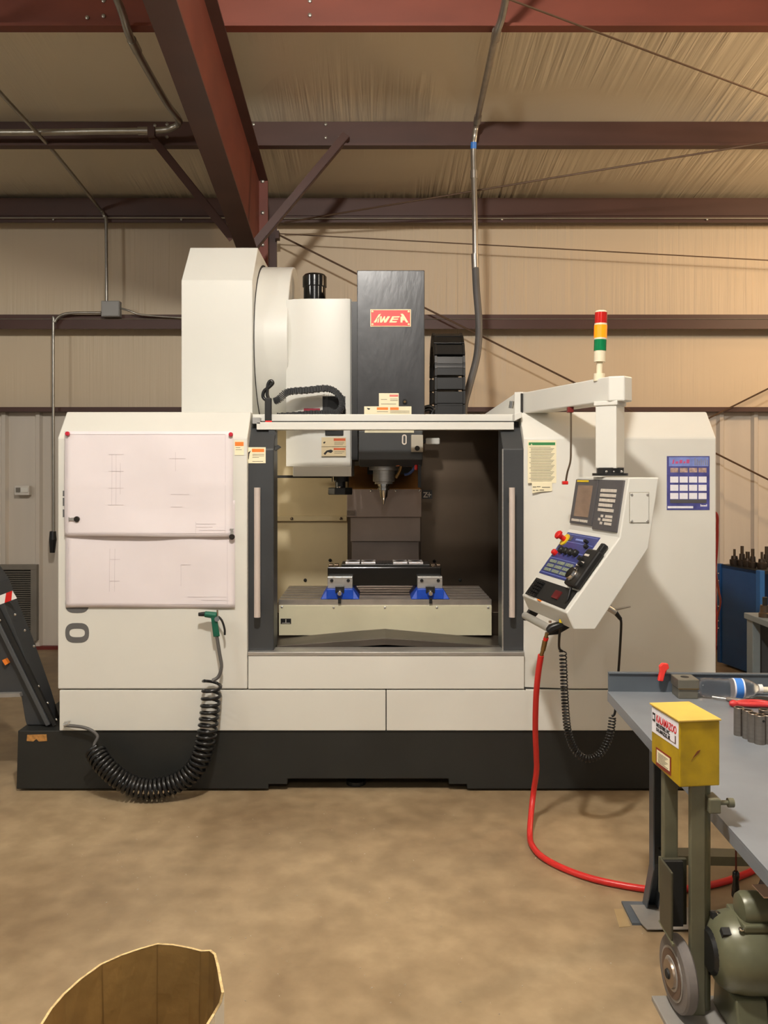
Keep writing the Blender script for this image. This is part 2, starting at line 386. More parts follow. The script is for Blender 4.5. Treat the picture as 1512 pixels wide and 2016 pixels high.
MB().box(XRr, XRr+0.03, 7.18, 7.27, ZP(470,7.2), ZP(455,7.2)).build('rod_lug', IRON2, co)
def angle_bar(name, a, b, label):
    a = Vector(a); b = Vector(b); m = MB()
    up = Vector((0,0,1)); d = (b-a).normalized(); s = d.cross(Vector((0,1,0))).normalized()
    m.loft([a-s*0.03, a+s*0.03, a+s*0.03+Vector((0,0.005,0)), a-s*0.03+Vector((0,0.005,0))], [b-s*0.03, b+s*0.03, b+s*0.03+Vector((0,0.005,0)), b-s*0.03+Vector((0,0.005,0))])
    m.loft([a+s*0.03, a+s*0.025, a+s*0.025+Vector((0,0.05,0)), a+s*0.03+Vector((0,0.05,0))], [b+s*0.03, b+s*0.025, b+s*0.025+Vector((0,0.05,0)), b+s*0.03+Vector((0,0.05,0))])
    return struct(m.build(name, IRON2), label, 'brace')
angle_bar('flange_brace', P(297,268,6.12), P(458,470,5.9), 'steel angle brace from purlin to rafter on the conduit side')
angle_bar('flange_brace', P(682,264,6.12), P(498,484,6.05), 'steel angle brace from purlin to rafter above the black spindle head')
# bracing rods
def rod(a, b, r, label, m=ROPE, ext=1.0):
    b = a+(b-a)*ext
    return struct(MB().tube([a, b], r, 6).build('brace_rod', m), label, 'rod')
rod(P(548,462,7.22), P(1512*1.18,462+(1512*1.18-548)*0.5,7.22), 0.008, 'long diagonal wall bracing rod running down from the column')
rod(P(1340,851,7.3), P(1800,622,7.3), 0.008, 'diagonal wall bracing rod rising past the warm lit panels')
rod(P(990,-6,4.4), P(1600,222,5.7), 0.006, 'diagonal roof bracing rod crossing the upper purlin', ext=1.9)
rod(P(560,438,7.2), P(1620,262,5.9), 0.007, 'thin roof bracing rod running out from the column head', ext=1.6)
rod(P(548,460,7.25), P(1650,520,7.3), 0.005, 'thin stay wire running level from the column', ext=1.5)

# conduits
cd = thing('electrical_conduit', 'thin steel conduit running down the roof to a grey junction box', 'conduit', P(215,620,7.3))
jb = P(216,607,7.3)
MB().tube(spline([(-2.45,4.0,4.19),(-2.44,5.2,4.05),(-2.42,6.2,3.985),P(190,403,7.25),P(205,425,7.3),P(209,445,7.3),P(210,594,7.3)], 8), 0.014, 10).build('pipe', GALV, cd, smooth=60)
bx = MB().pbox(199, 592, 235, 623, 7.28, 0.07).build('junction_box', mat('junction_box_grey', (140,138,134), 0.45), cd, bevel=0.004)
MB().pbox(201, 594, 233, 621, 7.274, 0.007).build('cover', mat('junction_cover_grey', (152,150,146), 0.45), bx)
MB().tube(spline([P(199,616,7.3),P(150,616,7.3),P(122,620,7.3),P(108,634,7.3),P(105,660,7.3),P(106,1050,7.3)], 10), 0.012, 10).build('pipe', GALV, cd, smooth=60)
MB().tube(spline([P(235,606,7.3),P(255,612,7.28),P(280,620,7.3),P(360,626,7.33)], 8), 0.008, 8).build('cable', GALV, cd, smooth=60)
MB().cyl(P(104,1046,7.3), P(104,1062,7.3), 0.026, 0.032, 12).cyl(P(104,1062,7.3), P(103,1088,7.3), 0.032, 0.022, 12).build('cord_plug', BLACK, cd, smooth=50)
c2 = thing('electrical_conduit', 'thick galvanised conduit along the purlin, turning towards the ridge', 'conduit', P(350,255,6.0))
MB().tube(spline([(-6.0,6.05,4.02),P(0,261,6.02),P(180,259,6.02),P(310,257,6.02),P(338,252,6.0),P(352,243,5.97),P(350,232,5.8),(-1.42,5.6,4.07),(-1.42,4.87,4.075),(-1.42,4.55,4.17),(-1.42,3.5,4.33)], 8), 0.023, 12).build('pipe', GALV, c2, smooth=60)
MB().cyl(P(272,258,6.02), P(292,258,6.02), 0.028).build('coupling', GALV, c2, smooth=50)
MB().cyl((-1.42,4.97,4.073), (-1.42,4.85,4.08), 0.028).build('coupling', GALV, c2, smooth=50)
MB().pbox(290, 249, 304, 268, 5.985, 0.03).build('strap', IRON2, c2)
c3 = thing('electrical_conduit', 'steel conduit dropping from the roof into a grey flexible hose behind the machine', 'conduit', P(915,800,5.7))
MB().tube(spline([(0.66,3.4,4.36),P(996,-4,4.55),P(975,73,4.83),P(958,150,5.4),P(940,234,6.0),P(934,270,6.08),P(932,296,6.1),P(933,345,6.1),P(935,430,6.08),P(936,528,6.08)], 8), 0.021, 12).build('pipe', GALV, c3, smooth=60)
for a, b in ((P(978,60,4.80),P(975,78,4.87)),(P(941,228,5.98),P(939,242,6.03)),(P(933,336,6.1),P(933,352,6.1)),(P(935,500,6.08),P(936,530,6.08))):
    MB().cyl(a, b, 0.027).build('coupling', GALV, c3, smooth=50)
MB().cyl(P(932.5,280,6.09),P(932,293,6.1),0.0225).build('blue_tape', BOTTLEB, c3, smooth=50)
MB().tube(spline([P(936,526,6.08),P(938,570,6.05),P(943,640,6.0),P(939,700,5.95),P(924,760,5.9),P(914,800,5.85),P(912,850,5.82)], 8), 0.026, 12).build('flexible_hose', FLEXG, c3, smooth=60)

# wall fittings
wv = thing('wall_vent', 'grey louvred vent low on the wall behind the chip conveyor', 'vent', P(20,1250,7.42))
D = 7.42
MB().pbox(-60, 1112, 72, 1122, D, 0.05).pbox(60, 1122, 72, 1262, D, 0.05).pbox(-60, 1252, 60, 1262, D, 0.05).pbox(-60,1122,-52,1252,D,0.05).build('frame', VENTM, wv, bevel=0.003)
MB().pbox(-52, 1122, 60, 1252, D+0.045, 0.01).build('back', DARKIN, wv)
for i in range(30):
    z = ZP(1125+i*4.25, D)
    MB().prism_x([(D+0.004,z-0.010),(D+0.035,z),(D+0.035,z+0.003),(D+0.004,z-0.007)], XP(-52,D), XP(60,D)).build('slat', VENTM, wv)
ws = thing('wall_switch', 'small white switch box on the ribbed wall panel', 'switch', P(42,976,7.44))
MB().pbox(28, 956, 57, 975, 7.42, 0.06).build('body', mat('switch_box_white', (212,206,196), 0.45), ws, bevel=0.006)
MB().pbox(31, 960, 39, 969, 7.412, 0.01).build('button', VENTM, ws); MB().pbox(41, 960, 55, 969, 7.412, 0.01).build('plate', WHITE, ws)

# ================================================================ milling machine
DF = 4.125
mm = thing('milling_machine', 'large white and charcoal vertical milling machine standing against the back wall', 'machine', (0.05, 5.2, 0))
def fx(px): return XP(px, DF)
def fz(py): return ZP(py, DF)
# base
zb0 = 0.012
MB().prism_y([(fx(33),fz(1440)),(fx(30),zb0),(fx(528),zb0),(fx(528),fz(1546)),(fx(565),fz(1546)),(fx(565),fz(1535)),(fx(884),fz(1535)),(fx(884),fz(1546)),(fx(920),fz(1546)),(fx(920),zb0),(fx(1400),zb0),(fx(1400),fz(1440))], DF+0.012, 6.45).build('base', BASEM, mm, bevel=0.004)
for px in (80, 330, 700, 1100, 1360): MB().cyl((fx(px),DF+0.12,0),(fx(px),DF+0.12,0.02),0.05).build('levelling_foot', BASEM, mm)
MB().prism_y([(fx(52),fz(1448)),(fx(90),fz(1447)),(fx(91),fz(1460)),(fx(75),fz(1461)),(fx(70),fz(1456)),(fx(64),fz(1461)),(fx(51),fz(1460))], DF+0.009, DF+0.0125).build('torn_label', mat('torn_label_brown', (176,126,66), 0.7, var=0.35, scale=60), mm)
# lower front panels
MB().pbox(117, 1359, 759.3, 1438.5, DF, 0.03).build('lower_panel', WHITE, mm, bevel=0.003)
MB().pbox(761, 1359, 1403, 1438.5, DF, 0.03).build('lower_panel', WHITE, mm, bevel=0.003)
MB().box(fx(119), fx(1401), DF+0.031, DF+0.06, fz(1440), fz(1345)).build('seam_backing', DARKIN, mm)
MB().pbox(488.5, 1291, 1032, 1356.5, DF, 0.03).build('centre_panel', WHITE, mm, bevel=0.003)
MB().box(fx(488), fx(1032), DF-0.004, DF+0.12, fz(1291)+0.001, fz(1283.5)).build('sill', STEEL, mm, bevel=0.002)
# left cabinet
CH = 0.12
def cab(A, nfront, name):
    # plan outline A (its first nfront corners form the front, which leans back at the top)
    z0, z1, z2 = fz(1356.5), fz(862), ZP(811,DF+CH); n = len(A)
    Bm = [(x,y,z0) for x,y in A]; Cm = [(x,y,z1) for x,y in A]
    Tm = [(x, y+(CH if i < nfront else 0), z2) for i,(x,y) in enumerate(A)]
    m = MB().add(Bm+Cm+Tm, [tuple(range(n))[::-1]]+[(i,(i+1)%n,n+(i+1)%n,n+i) for i in range(n)]+[(n+i,n+(i+1)%n,2*n+(i+1)%n,2*n+i) for i in range(n)]+[tuple(range(2*n,3*n))])
    return m.build(name, WHITE, mm, bevel=0.006)
lc = cab([(fx(113.5),DF),(fx(487),DF),(fx(487),4.38),(-1.17,4.38),(-1.17,6.4),(fx(113.5),6.4)], 2, 'left_cabinet')
# right cabinet: a slim strip next to the door leans back a little, the rest is flat
rc = cab([(fx(1033),DF+0.03),(fx(1130),DF),(fx(1410),DF),(fx(1410),6.4),(1.17,6.4),(1.17,4.38),(fx(1033),4.38)], 3, 'right_cabinet')
MB().box(-1.17, -0.56, 4.38, 5.5, 1.862, 1.872).build('chamber_light_block', WHITE, mm)  # added unseen cover, keeps lamp light out of the open chamber top
MB().box(0.60, 1.17, 4.38, 5.5, 1.862, 1.872).build('chamber_light_block', WHITE, mm)  # second added light-blocking cover, out of view
MB().pbox(1033,1357.2,1035,1358.6,DF,0.01).build('seam_line', DARKIN, mm)
# grey vertical model lettering (the lower part shows under the drawings)
def ring0(cx, cz):
    m = MB(); n = 28; o = []; i_ = []
    for k in range(n):
        t = 2*PI*k/n
        def sq(rx, rz): 
            c, s = math.cos(t), math.sin(t)
            return (cx+rx*math.copysign(abs(c)**0.62, c), cz+rz*math.copysign(abs(s)**0.8, s))
        o.append(sq(0.0585,0.049)); i_.append(sq(0.038,0.021))
    y0, y1 = DF-0.0012, DF+0.0005
    vs = [(x,y0,z) for x,z in o]+[(x,y0,z) for x,z in i_]+[(x,y1,z) for x,z in o]+[(x,y1,z) for x,z in i_]
    fs = []
    for k in range(n):
        j = (k+1)%n; fs += [(k,j,n+j,n+k),(2*n+k,2*n+j,3*n+j,3*n+k),(k,j,2*n+j,2*n+k),(n+k,n+j,3*n+j,3*n+k)]
    return m.add(vs, fs)
ring0(fx(152), fz(1246)).build('digit', GREYLET, mm)
ring0(fx(152), fz(1187.5)).build('digit', GREYLET, mm)
for a, b in ((966,977),(980,996),(1003,1018)):
    MB().pbox(123.5, a, 127, b, DF-0.0012, 0.002).build('letter_edge', GREYLET, mm)
# door posts with handles
def door(px0, px1, side):
    d = DF+0.035
    X0, X1 = XP(px0,d), XP(px1,d)
    o = MB().prism_x([(d,ZP(1283,d)+0.005),(d,ZP(884,d)),(d+0.10,ZP(840,d+0.10)),(d+0.16,ZP(840,d+0.10)),(d+0.16,ZP(1283,d)+0.005)], X0, X1).build('sliding_door', CHAR, mm, bevel=0.005)
    return o
dl = door(488.5, 539, -1); dr = door(990, 1031.5, 1)
for o, a, b in ((dl, 499.5, 512), (dr, 1003, 1014.5)):
    d = DF-0.025; m = MB()
    xa, xb = XP(a,d), XP(b,d); xm = (xa+xb)/2
    m.cyl((xm,d+0.012,ZP(1216,d)),(xm,d+0.012,ZP(960,d)),(xb-xa)/2,n=20)
    m.build('door_handle', HANDLE, o, smooth=50)
    for py in (985, 1190): MB().box(xm-0.01,xm+0.01,d+0.015,DF+0.04,ZP(py,d)-0.01,ZP(py,d)+0.01).build('handle_mount', CHAR, o)
# edge trim strip on the inner edge of each door
MB().pbox(989,884,991,1281,DF+0.03,0.02).build('door_edge', STEEL, dr)
MB().extr([P(533,893,DF+0.06),P(529,884,DF+0.06),P(547,876,DF+0.10),P(552,880,DF+0.10)], (0,0.05,0)).build('deflector', CHAR, dl)
MB().extr([P(529,842,DF+0.1),P(536,838,DF+0.1),P(543,852,DF+0.1),P(541,880,DF+0.1),P(529,886,DF+0.1)], (0,0.05,0)).build('bracket', CHAR, dl)
# lintel rails
MB().box(XP(497,4.27), XP(1018,4.27), 4.27, 4.33, ZP(829.5,4.27), ZP(815.5,4.27)).build('top_rail', WHITE, mm, bevel=0.003)
MB().box(XP(505,4.22), XP(1012,4.22), 4.22, 4.29, ZP(846,4.22), ZP(831,4.22)).build('door_rail', WHITE, mm, bevel=0.003)
MB().box(XP(505,4.24), XP(1012,4.24), 4.24, 4.30, ZP(831.2,4.24), ZP(829,4.24)).build('rail_gap', DARKIN, mm)
MB().extr([P(1013,829,4.2),P(1027,822,4.2),P(1027,811,4.2),P(1013,815,4.2)],(0,0.1,0)).build('rail_end_bracket', WHITE2, mm, bevel=0.002)
MB().pbox(497,822,512,834,4.22,0.06).build('rail_roller', STEEL, mm)
MB().box(fx(489), fx(505), 4.30, 4.42, fz(1283), ZP(830,4.3)).build('opening_jamb', CHAR, mm)
MB().box(fx(1016), fx(1032), 4.30, 4.42, fz(1283), ZP(830,4.3)).build('opening_jamb', CHAR, mm)
# chamber
DB = 5.5
def bx(px): return XP(px, DB)
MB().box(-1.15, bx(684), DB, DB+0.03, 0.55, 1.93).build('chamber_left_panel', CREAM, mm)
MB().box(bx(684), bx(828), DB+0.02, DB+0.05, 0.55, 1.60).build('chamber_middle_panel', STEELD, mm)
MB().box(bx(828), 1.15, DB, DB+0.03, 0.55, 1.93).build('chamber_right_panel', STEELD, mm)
MB().pbox(470, 1016, 683, 1026, DB-0.03, 0.03).build('panel_ledge', CREAM, mm, bevel=0.003)
for px in (574, 671): bolt(P(px,1021,DB-0.031), (0,-1,0), 0.010, mm, STEELD)
for px,py in ((601,1142),(650,1103),(855,1105),(906,1142)): bolt(P(px,py,DB-0.001), (0,-1,0), 0.011, mm, DARKIN)
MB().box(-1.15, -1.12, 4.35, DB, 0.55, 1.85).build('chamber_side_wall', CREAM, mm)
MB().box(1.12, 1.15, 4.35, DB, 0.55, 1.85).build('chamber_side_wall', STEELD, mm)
MB().box(-1.15, 1.15, 4.18, DB, 0.52, 0.55).build('chip_tray', STEELD, mm)
MB().pbox(838, 862, 866, 875, 5.2, 0.05).build('pale_bar', WHITE2, mm, bevel=0.008)  # plain white bar in front of the stainless panel
MB().box(XP(833,5.2),XP(839,5.2),5.21,5.45,ZP(871,5.2),ZP(866,5.2)).build('pale_bar_arm', BLACK, mm)
MB().box(-1.12, -1.09, 4.62, 4.92, 1.60, 1.66).build('chamber_lamp', IVORY, mm, bevel=0.003)   # work lamp on the chamber side wall
cl_ = bpy.data.lights.new('chamber_lamp_light', 'AREA'); cl_.shape = 'RECTANGLE'; cl_.size = 0.28; cl_.size_y = 0.05; cl_.energy = 5.5; cl_.color = (1.0, 0.86, 0.64)
clo = bpy.data.objects.new('chamber_lamp_light', cl_); C.objects.link(clo); clo.location = (-1.085, 4.77, 1.63)
clo.rotation_euler = (Vector((-0.2,5.3,1.15))-Vector((-1.085,4.77,1.63))).to_track_quat('-Z','Y').to_euler()
# way covers of the column
MB().pbox(683, 963, 830, 1018, 5.1, 0.38).build('way_cover', MAUVE, mm, bevel=0.003)
for i,px in enumerate((686, 730, 779, 826)): bolt(P(px,966,5.099), (0,-1,0), 0.007, mm, CHROME)
MB().pbox(690, 1018, 828, 1066, 5.14, 0.35).build('way_cover', STEELW, mm, bevel=0.002)
MB().pbox(692, 1066, 825, 1160, 5.19, 0.3).build('way_cover', STEELW, mm, bevel=0.002)
MB().loft([(XP(686,5.1),5.102,1.4755),(XP(828,5.1),5.102,1.4755),(XP(828,5.1),5.102,1.4715),(XP(686,5.1),5.102,1.4715)],
          [(XP(686,5.1),5.49,1.62),(XP(828,5.1),5.49,1.62),(XP(828,5.1),5.49,1.616),(XP(686,5.1),5.49,1.616)]).build('slide_plate', BRASSP, mm)
lb = MB().pbox(683, 1005, 699, 1015, 5.096, 0.004).build('axis_label', mat('faded_label', (112,98,88), 0.6, var=0.2, scale=50), mm)
zl = MB().pbox(831, 965, 851, 982, 5.2, 0.01).build('axis_label', BLACK, mm)
text('Z', P(833,979,5.2), (1,0,0), (0,0,1), 0.045, bold=0.001).build('lettering', KEYS, zl)
MB().pbox(841,973,849,975,5.198,0.002).pbox(844.2,969,845.8,979,5.198,0.002).build('plus_sign', KEYS, zl)
# table
DT = 4.518; TX0, TX1, TZ = XP(548,DT), XP(968,DT), ZP(1180.5,DT)
prof = [(DT,TZ-0.055),(DT,TZ)]
slots = 5; pitch = 0.1
for i in range(slots):
    c = DT+0.08+pitch*i
    prof += [(c-0.017,TZ),(c-0.017,TZ-0.03),(c+0.017,TZ-0.03),(c+0.017,TZ)]
prof += [(DT+0.56,TZ),(DT+0.56,TZ-0.055)]
MB().prism_x(prof, TX0, TX1).build('work_table', CASTM, mm, bevel=0.0015, seg=1)
ap = MB().pbox(549, 1192, 968, 1251, DT-0.015, 0.02).build('table_apron', APRON, mm, bevel=0.002)
for px,py in ((555,1195),(657,1196),(758,1196),(860,1196),(961,1196)): bolt(P(px,py,DT-0.0155), (0,-1,0), 0.006, ap, STEEL, 'screw')
xl = MB().pbox(552.5, 1218, 573, 1228, DT-0.018, 0.003).build('axis_label', BLACK, ap)
MB().pbox(555,1226.3,571,1227.2,DT-0.019,0.001).pbox(562.2,1219,563.4,1225.5,DT-0.019,0.001).build('label_print', KEYS, xl)
MB().box(XP(532,4.62), XP(1010,4.62), 4.62, 5.0, ZP(1253,4.62), ZP(1205,4.62)).build('saddle_cover', STEELD, mm, bevel=0.003)
MB().box(TX0+0.15, TX1-0.15, 4.56, 5.1, 0.60, TZ-0.055).build('saddle', DARKIN, mm)
xm = XP(759, 4.3)
MB().loft([(XP(545,4.25),4.25,0.695),(xm,4.25,0.735),(XP(985,4.25),4.25,0.695),(XP(985,4.25),4.25,0.66),(xm,4.25,0.70),(XP(545,4.25),4.25,0.66)],
          [(XP(530,4.6),4.6,0.675),(xm,4.6,0.735),(XP(1000,4.6),4.6,0.675),(XP(1000,4.6),4.6,0.64),(xm,4.6,0.70),(XP(530,4.6),4.6,0.64)]).build('peaked_way_cover', mat('tray_dark_steel',(84,76,68),0.4,0.6,var=0.15), mm, bevel=0.002)
# magazine cover and drum
MX0, MX1 = XP(357,4.647), -0.69
mg = MB().prism_x([(4.647,1.82),(4.647,2.64),(4.865,2.88),(5.72,2.88),(5.72,1.82)], MX0, MX1).build('magazine_cover', WHITE2, mm, bevel=0.004)
n = 48; cy, cz, R = 5.2, 2.335, 0.50
circ = [(cy-R*math.cos(t), cz+R*math.sin(t)) for t in [2*PI*i/n for i in range(n)]]
MB().prism_x(circ, MX1-0.05, -0.50).build('magazine_drum', WHITE2, mm, bevel=0.006, smooth=30)
circ2 = [(cy-(R+0.012)*math.cos(t), cz+(R+0.012)*math.sin(t)) for t in [2*PI*i/n for i in range(n)]]
MB().prism_x(circ2, MX1-0.02, MX1+0.003).build('drum_gap_shade', DARKIN, mm, smooth=30)  # dark disc paints the shaded gap line between cover and drum
# tool changer box
cb = MB()
xa, xb = XP(562,4.7), XP(692,4.7)
sec = [(xa,4.735),(xa+0.05,4.712),(xa+0.12,4.702),(xb-0.03,4.70),(xb-0.008,4.706),(xb,4.72),(xb,5.35),(xa,5.35)]
cb.prism_z(sec, ZP(918,4.7), ZP(588,4.7))
tcx = cb.build('tool_changer_box', WHITE2, mm, smooth=25)
MB().prism_y([(XP(577,4.7),ZP(938,4.7)),(XP(577,4.7),ZP(918,4.7)),(xb,ZP(918,4.7)),(xb,ZP(938,4.7))], 4.69, 5.3).build('changer_skirt', WHITE2, mm, bevel=0.003)
MB().box(XP(540,4.95), XP(668,4.95), 4.95, 5.2, ZP(941,4.95), ZP(936,4.95)).build('arm_guide', DARKIN, mm)
MB().pbox(635,780,680,818,4.698,0.01).build('changer_window', BLACK, mm)
MB().pbox(598,804,630,811,4.695,0.01).build('warning_tag', mat('faded_red_tag', (150,34,52), 0.6), mm)
MB().pbox(640,846,676,857,4.690,0.012).build('lower_window', BLACK, mm, bevel=0.003)
def sticker(px0,py0,px1,py1,D,parent,head,hx0,hx1,hy0,hy1,lines,pict=None,base=STICK):
    o = MB().pbox(px0,py0,px1,py1,D-0.0015,0.0015).build('warning_sticker', base, parent)
    MB().pbox(hx0,hy0,hx1,hy1,D-0.0022,0.0008).build('header_band', head, o)
    m = MB()
    for (a,b,c) in lines: m.pbox(a,c,b,c+0.9,D-0.0021,0.0006)
    if lines: m.build('printed_lines', PRINT, o)
    if pict:
        MB().prism_y([(XP(x,D),ZP(y,D)) for x,y in pict], D-0.0021, D-0.0015).build('pictogram', INK, o)
    return o
sticker(633,861,681,879,4.69,mm,mat('faded_orange',(196,90,48),0.55),657,680,863,868,[(658,678,870),(658,677,872.5),(658,675,875)],[(636,871),(640,869),(641,871),(638,874)],base=CREAM)
sticker(633,880,681,898,4.69,mm,MATS['faded_orange'],657,680,882,886,[(658,678,889),(658,674,892)],[(637,893),(643,887),(652,885),(656,888),(652,892),(645,890),(640,896)],base=CREAM)
MB().lathe(P(619.5,600,5.0), (0,0,1), [(0,0.066),(0.10,0.066),(0.105,0.072),(0.165,0.072),(0.178,0.06)], 28).build('motor_cap', BLACKG, mm, smooth=40)
# tool arm
ta = P(670,938,4.85)
MB().cyl(ta, ta+Vector((0,0,-0.03)), 0.05).cyl(ta+Vector((0,0,-0.03)), ta+Vector((0,0,-0.07)), 0.03).build('tool_arm_hub', BLACK, mm, smooth=40)
MB().cyl(P(661,936,4.83), P(661,948,4.83), 0.018).cyl(P(668,958,4.83), P(668,974,4.83), 0.02, 0.014).build('tool_arm_sleeve', CHROME, mm, smooth=40)
MB().prism_z([(ta.x-0.07,4.84),(ta.x-0.03,4.80),(ta.x+0.03,4.80),(ta.x+0.07,4.84),(ta.x+0.06,4.9),(ta.x-0.06,4.9)], ta.z-0.105, ta.z-0.065).build('tool_arm', BLACK, mm, bevel=0.004)
# spindle head
DH = 4.6
def hx(px): return XP(px, DH)
def hz(py): return ZP(py, DH)
hd = MB().box(hx(703), hx(836), DH, 5.35, hz(848), hz(532)).build('spindle_head', HEADB, mm, bevel=0.004)
MB().box(hx(692), hx(704), DH+0.05, 5.3, hz(905), hz(590)).build('head_gap_shade', BLACK, mm)  # black box paints the shade in the gap beside the head
MB().prism_x([(DH,hz(848)),(DH,hz(905)),(DH+0.08,hz(918)),(5.2,hz(918)),(5.2,hz(848))], hx(706), hx(832)).build('head_nose', CHAR, mm, bevel=0.004)
MB().pbox(718,846,815,852,DH-0.004,0.01).build('nose_strip', APRON, mm)
MB().box(-0.06, 0.22, 5.34, 6.2, 1.5, 2.55).build('head_carriage', BASEM, mm)
MB().box(-0.35, 0.50, 5.58, 6.4, 0.1, 1.90).build('machine_column', WHITE, mm)
sg = MB().pbox(729, 609, 809, 643, DH-0.004, 0.004).build('name_plate', SIGNCR, mm)
MB().pbox(730.5, 610.5, 807.5, 641.5, DH-0.0052, 0.0015).build('plate_field', SIGNRED, sg)
def awea(pts):
    # pixel coordinates taken from the 8.77x view of the plate
    return [(XP(700+x/8.764,DH), ZP(590+y/8.764,DH)) for x,y in pts]
yy0, yy1 = DH-0.0064, DH-0.005
letters = [
    [(312,395),(400,258),(440,245),(392,330),(352,398)], [(370,345),(398,302),(412,302),(400,398),(372,398),(385,360)],
    [(425,290),(455,290),(448,355),(492,290),(512,290),(508,355),(552,290),(600,290),(528,398),(488,398),(490,350),(456,398),(420,398)],
    [(632,290),(765,290),(752,312),(660,312),(650,330),(740,330),(728,350),(640,350),(628,372),(718,372),(705,398),(578,398)],
    [(775,250),(812,245),(830,262),(905,385),(912,398),(872,398),(790,275)], [(775,300),(800,290),(818,318),(846,345),(846,360),(812,362),(808,398),(775,398)],
]
for L in letters: MB().prism_y(awea(L), yy0, yy1).build('letter', SIGNCR, sg)
for px,py in ((733.5,613.5),(804.5,613.5),(733.5,638.5),(804.5,638.5)): bolt(P(px,py,DH-0.0052),(0,-1,0),0.006,sg,SIGNCR,'rivet')
st = sticker(746,774,785,801,DH,mm,mat('sticker_pink_head',(222,120,110),0.6),767,784,777,781,[(750,762,786),(768,783,785),(768,783,788),(750,780,795)])
sticker(717,800,810,817,DH-0.001,mm,ORANGE,742,764,802,807,[(742,764,810),(768,806,809),(768,806,812)],[(722,803),(729,804),(727,807),(724,806)])
MB().pbox(768,802,785,807,DH-0.0035,0.0015).build('warning_band', ORANGE, mm)
MB().cyl(P(797,790,DH-0.012),P(797,790,DH),0.013).build('grease_port', BLACK, mm, smooth=40)
MB().cyl(P(797,791,DH-0.016),P(797,791,DH-0.012),0.006).build('grease_nipple', BRASS, mm)
sgm = MB(); N = 20
po = [(0.0135*math.cos(2*PI*i/N), 0.0135*math.sin(2*PI*i/N)+(0.015 if i < N/2 else -0.015)) for i in range(N)]
pi_ = [(0.006*math.cos(2*PI*i/N), 0.006*math.sin(2*PI*i/N)+(0.015 if i < N/2 else -0.015)) for i in range(N)]
c0 = P(796,865.5,DH)
sgm.add([(c0.x+x,DH-0.004,c0.z+z) for x,z in po]+[(c0.x+x,DH-0.004,c0.z+z) for x,z in pi_], [(i,(i+1)%N,N+(i+1)%N,N+i) for i in range(N)])
sgm.build('oil_sight_ring', KEYS, mm)
gb = MB().pbox(809.5, 856, 833, 890, DH-0.03, 0.04).build('spindle_button_box', mat('grey_button_box', (170,164,150), 0.45), mm, bevel=0.003)
MB().cyl(P(821.5,882.5,DH-0.04),P(821.5,882.5,DH-0.03),0.014).build('release_button', BLACK, gb, smooth=40)
# spindle
sx = XP(755.5,4.8); sy = 4.8
MB().lathe((sx,sy,hz(918)+0.01), (0,0,-1), [(0,0.085),(0.03,0.085),(0.032,0.062),(0.095,0.062),(0.098,0.052),(0.11,0.052)], 28).build('spindle_nose', STEEL, mm, smooth=40)
zs = hz(918)+0.01-0.11
MB().lathe((sx,sy,zs), (0,0,-1), [(0,0.034),(0.012,0.034),(0.014,0.029),(0.02,0.029),(0.022,0.034),(0.034,0.034),(0.036,0.024),(0.07,0.022),(0.085,0.012),(0.10,0.008),(0.115,0.004)], 24).build('tool_holder', CHROME, mm, smooth=40)
MB().tube(spline([P(793,906,4.70),P(790,918,4.70),P(786,930,4.72),P(780,940,4.74)],6),0.009).build('coolant_nozzle', BRASS, mm, smooth=60)
MB().cyl(P(783,905,4.68),P(784,918,4.68),0.014).build('coolant_valve', mat('copper',(190,110,70),0.3,0.9), mm, smooth=40)
MB().tube(spline([P(818,900,4.68),P(816,920,4.68),P(806,932,4.70),P(797,934,4.72)],6),0.008).build('coolant_nozzle', mat('coolant_hose_blue',(50,70,120),0.4), mm, smooth=60)
MB().cyl(P(819,902,4.67),P(819,925,4.67),0.009).build('coolant_valve', RED, mm, smooth=40)
MB().box(hx(824),hx(830),4.66,4.68,ZP(960,4.66),hz(905)).build('sensor_bar', BLACK, mm)
# cable chain on the changer
def chain(path, w, th, parent, name, m, step):
    mb = MB(); N = len(path)
    for i in range(N-1):
        a, b = path[i], path[i+1]; t = (b-a).normalized(); s = t.cross(Vector((0,1,0))).normalized()
        a2 = a+t*0.001; b2 = b-t*0.001; k = th/2*(1.0 if i % 2 else 0.86)
        mb.loft([a2-s*k, a2+s*k, a2+s*k+Vector((0,w,0)), a2-s*k+Vector((0,w,0))], [b2-s*k, b2+s*k, b2+s*k+Vector((0,w,0)), b2-s*k+Vector((0,w,0))])
    return mb.build(name, m, parent)
pth = spline([P(538,789,4.56),P(548,785,4.56),P(560,773,4.56),P(575,769,4.56),P(605,767,4.56),P(638,763.5,4.56),P(655,767,4.56),P(668,778,4.56),P(673,790,4.56),P(671,804,4.56),P(660,812,4.56),P(640,813,4.56),P(610,814,4.56),P(575,817,4.56),P(545,819,4.56)], 6)
chain(pth, 0.07, 0.034, mm, 'cable_chain', BLACK, 1)
MB().pbox(521,783,534,829,4.24,0.03).build('cord_grip', BLACK, mm, bevel=0.004)
MB().tube(spline([P(527,790,4.25),P(518,782,4.25),P(520,770,4.25),P(530,762,4.25),P(537,754,4.25),P(533,750,4.25),P(528,756,4.25),P(526,775,4.25),P(530,788,4.25)],8),0.009).build('cord_loop', RUBBER, mm, smooth=60)
MB().pbox(522,828,535,838,4.237,0.03).build('red_tag', RED, mm, bevel=0.002)
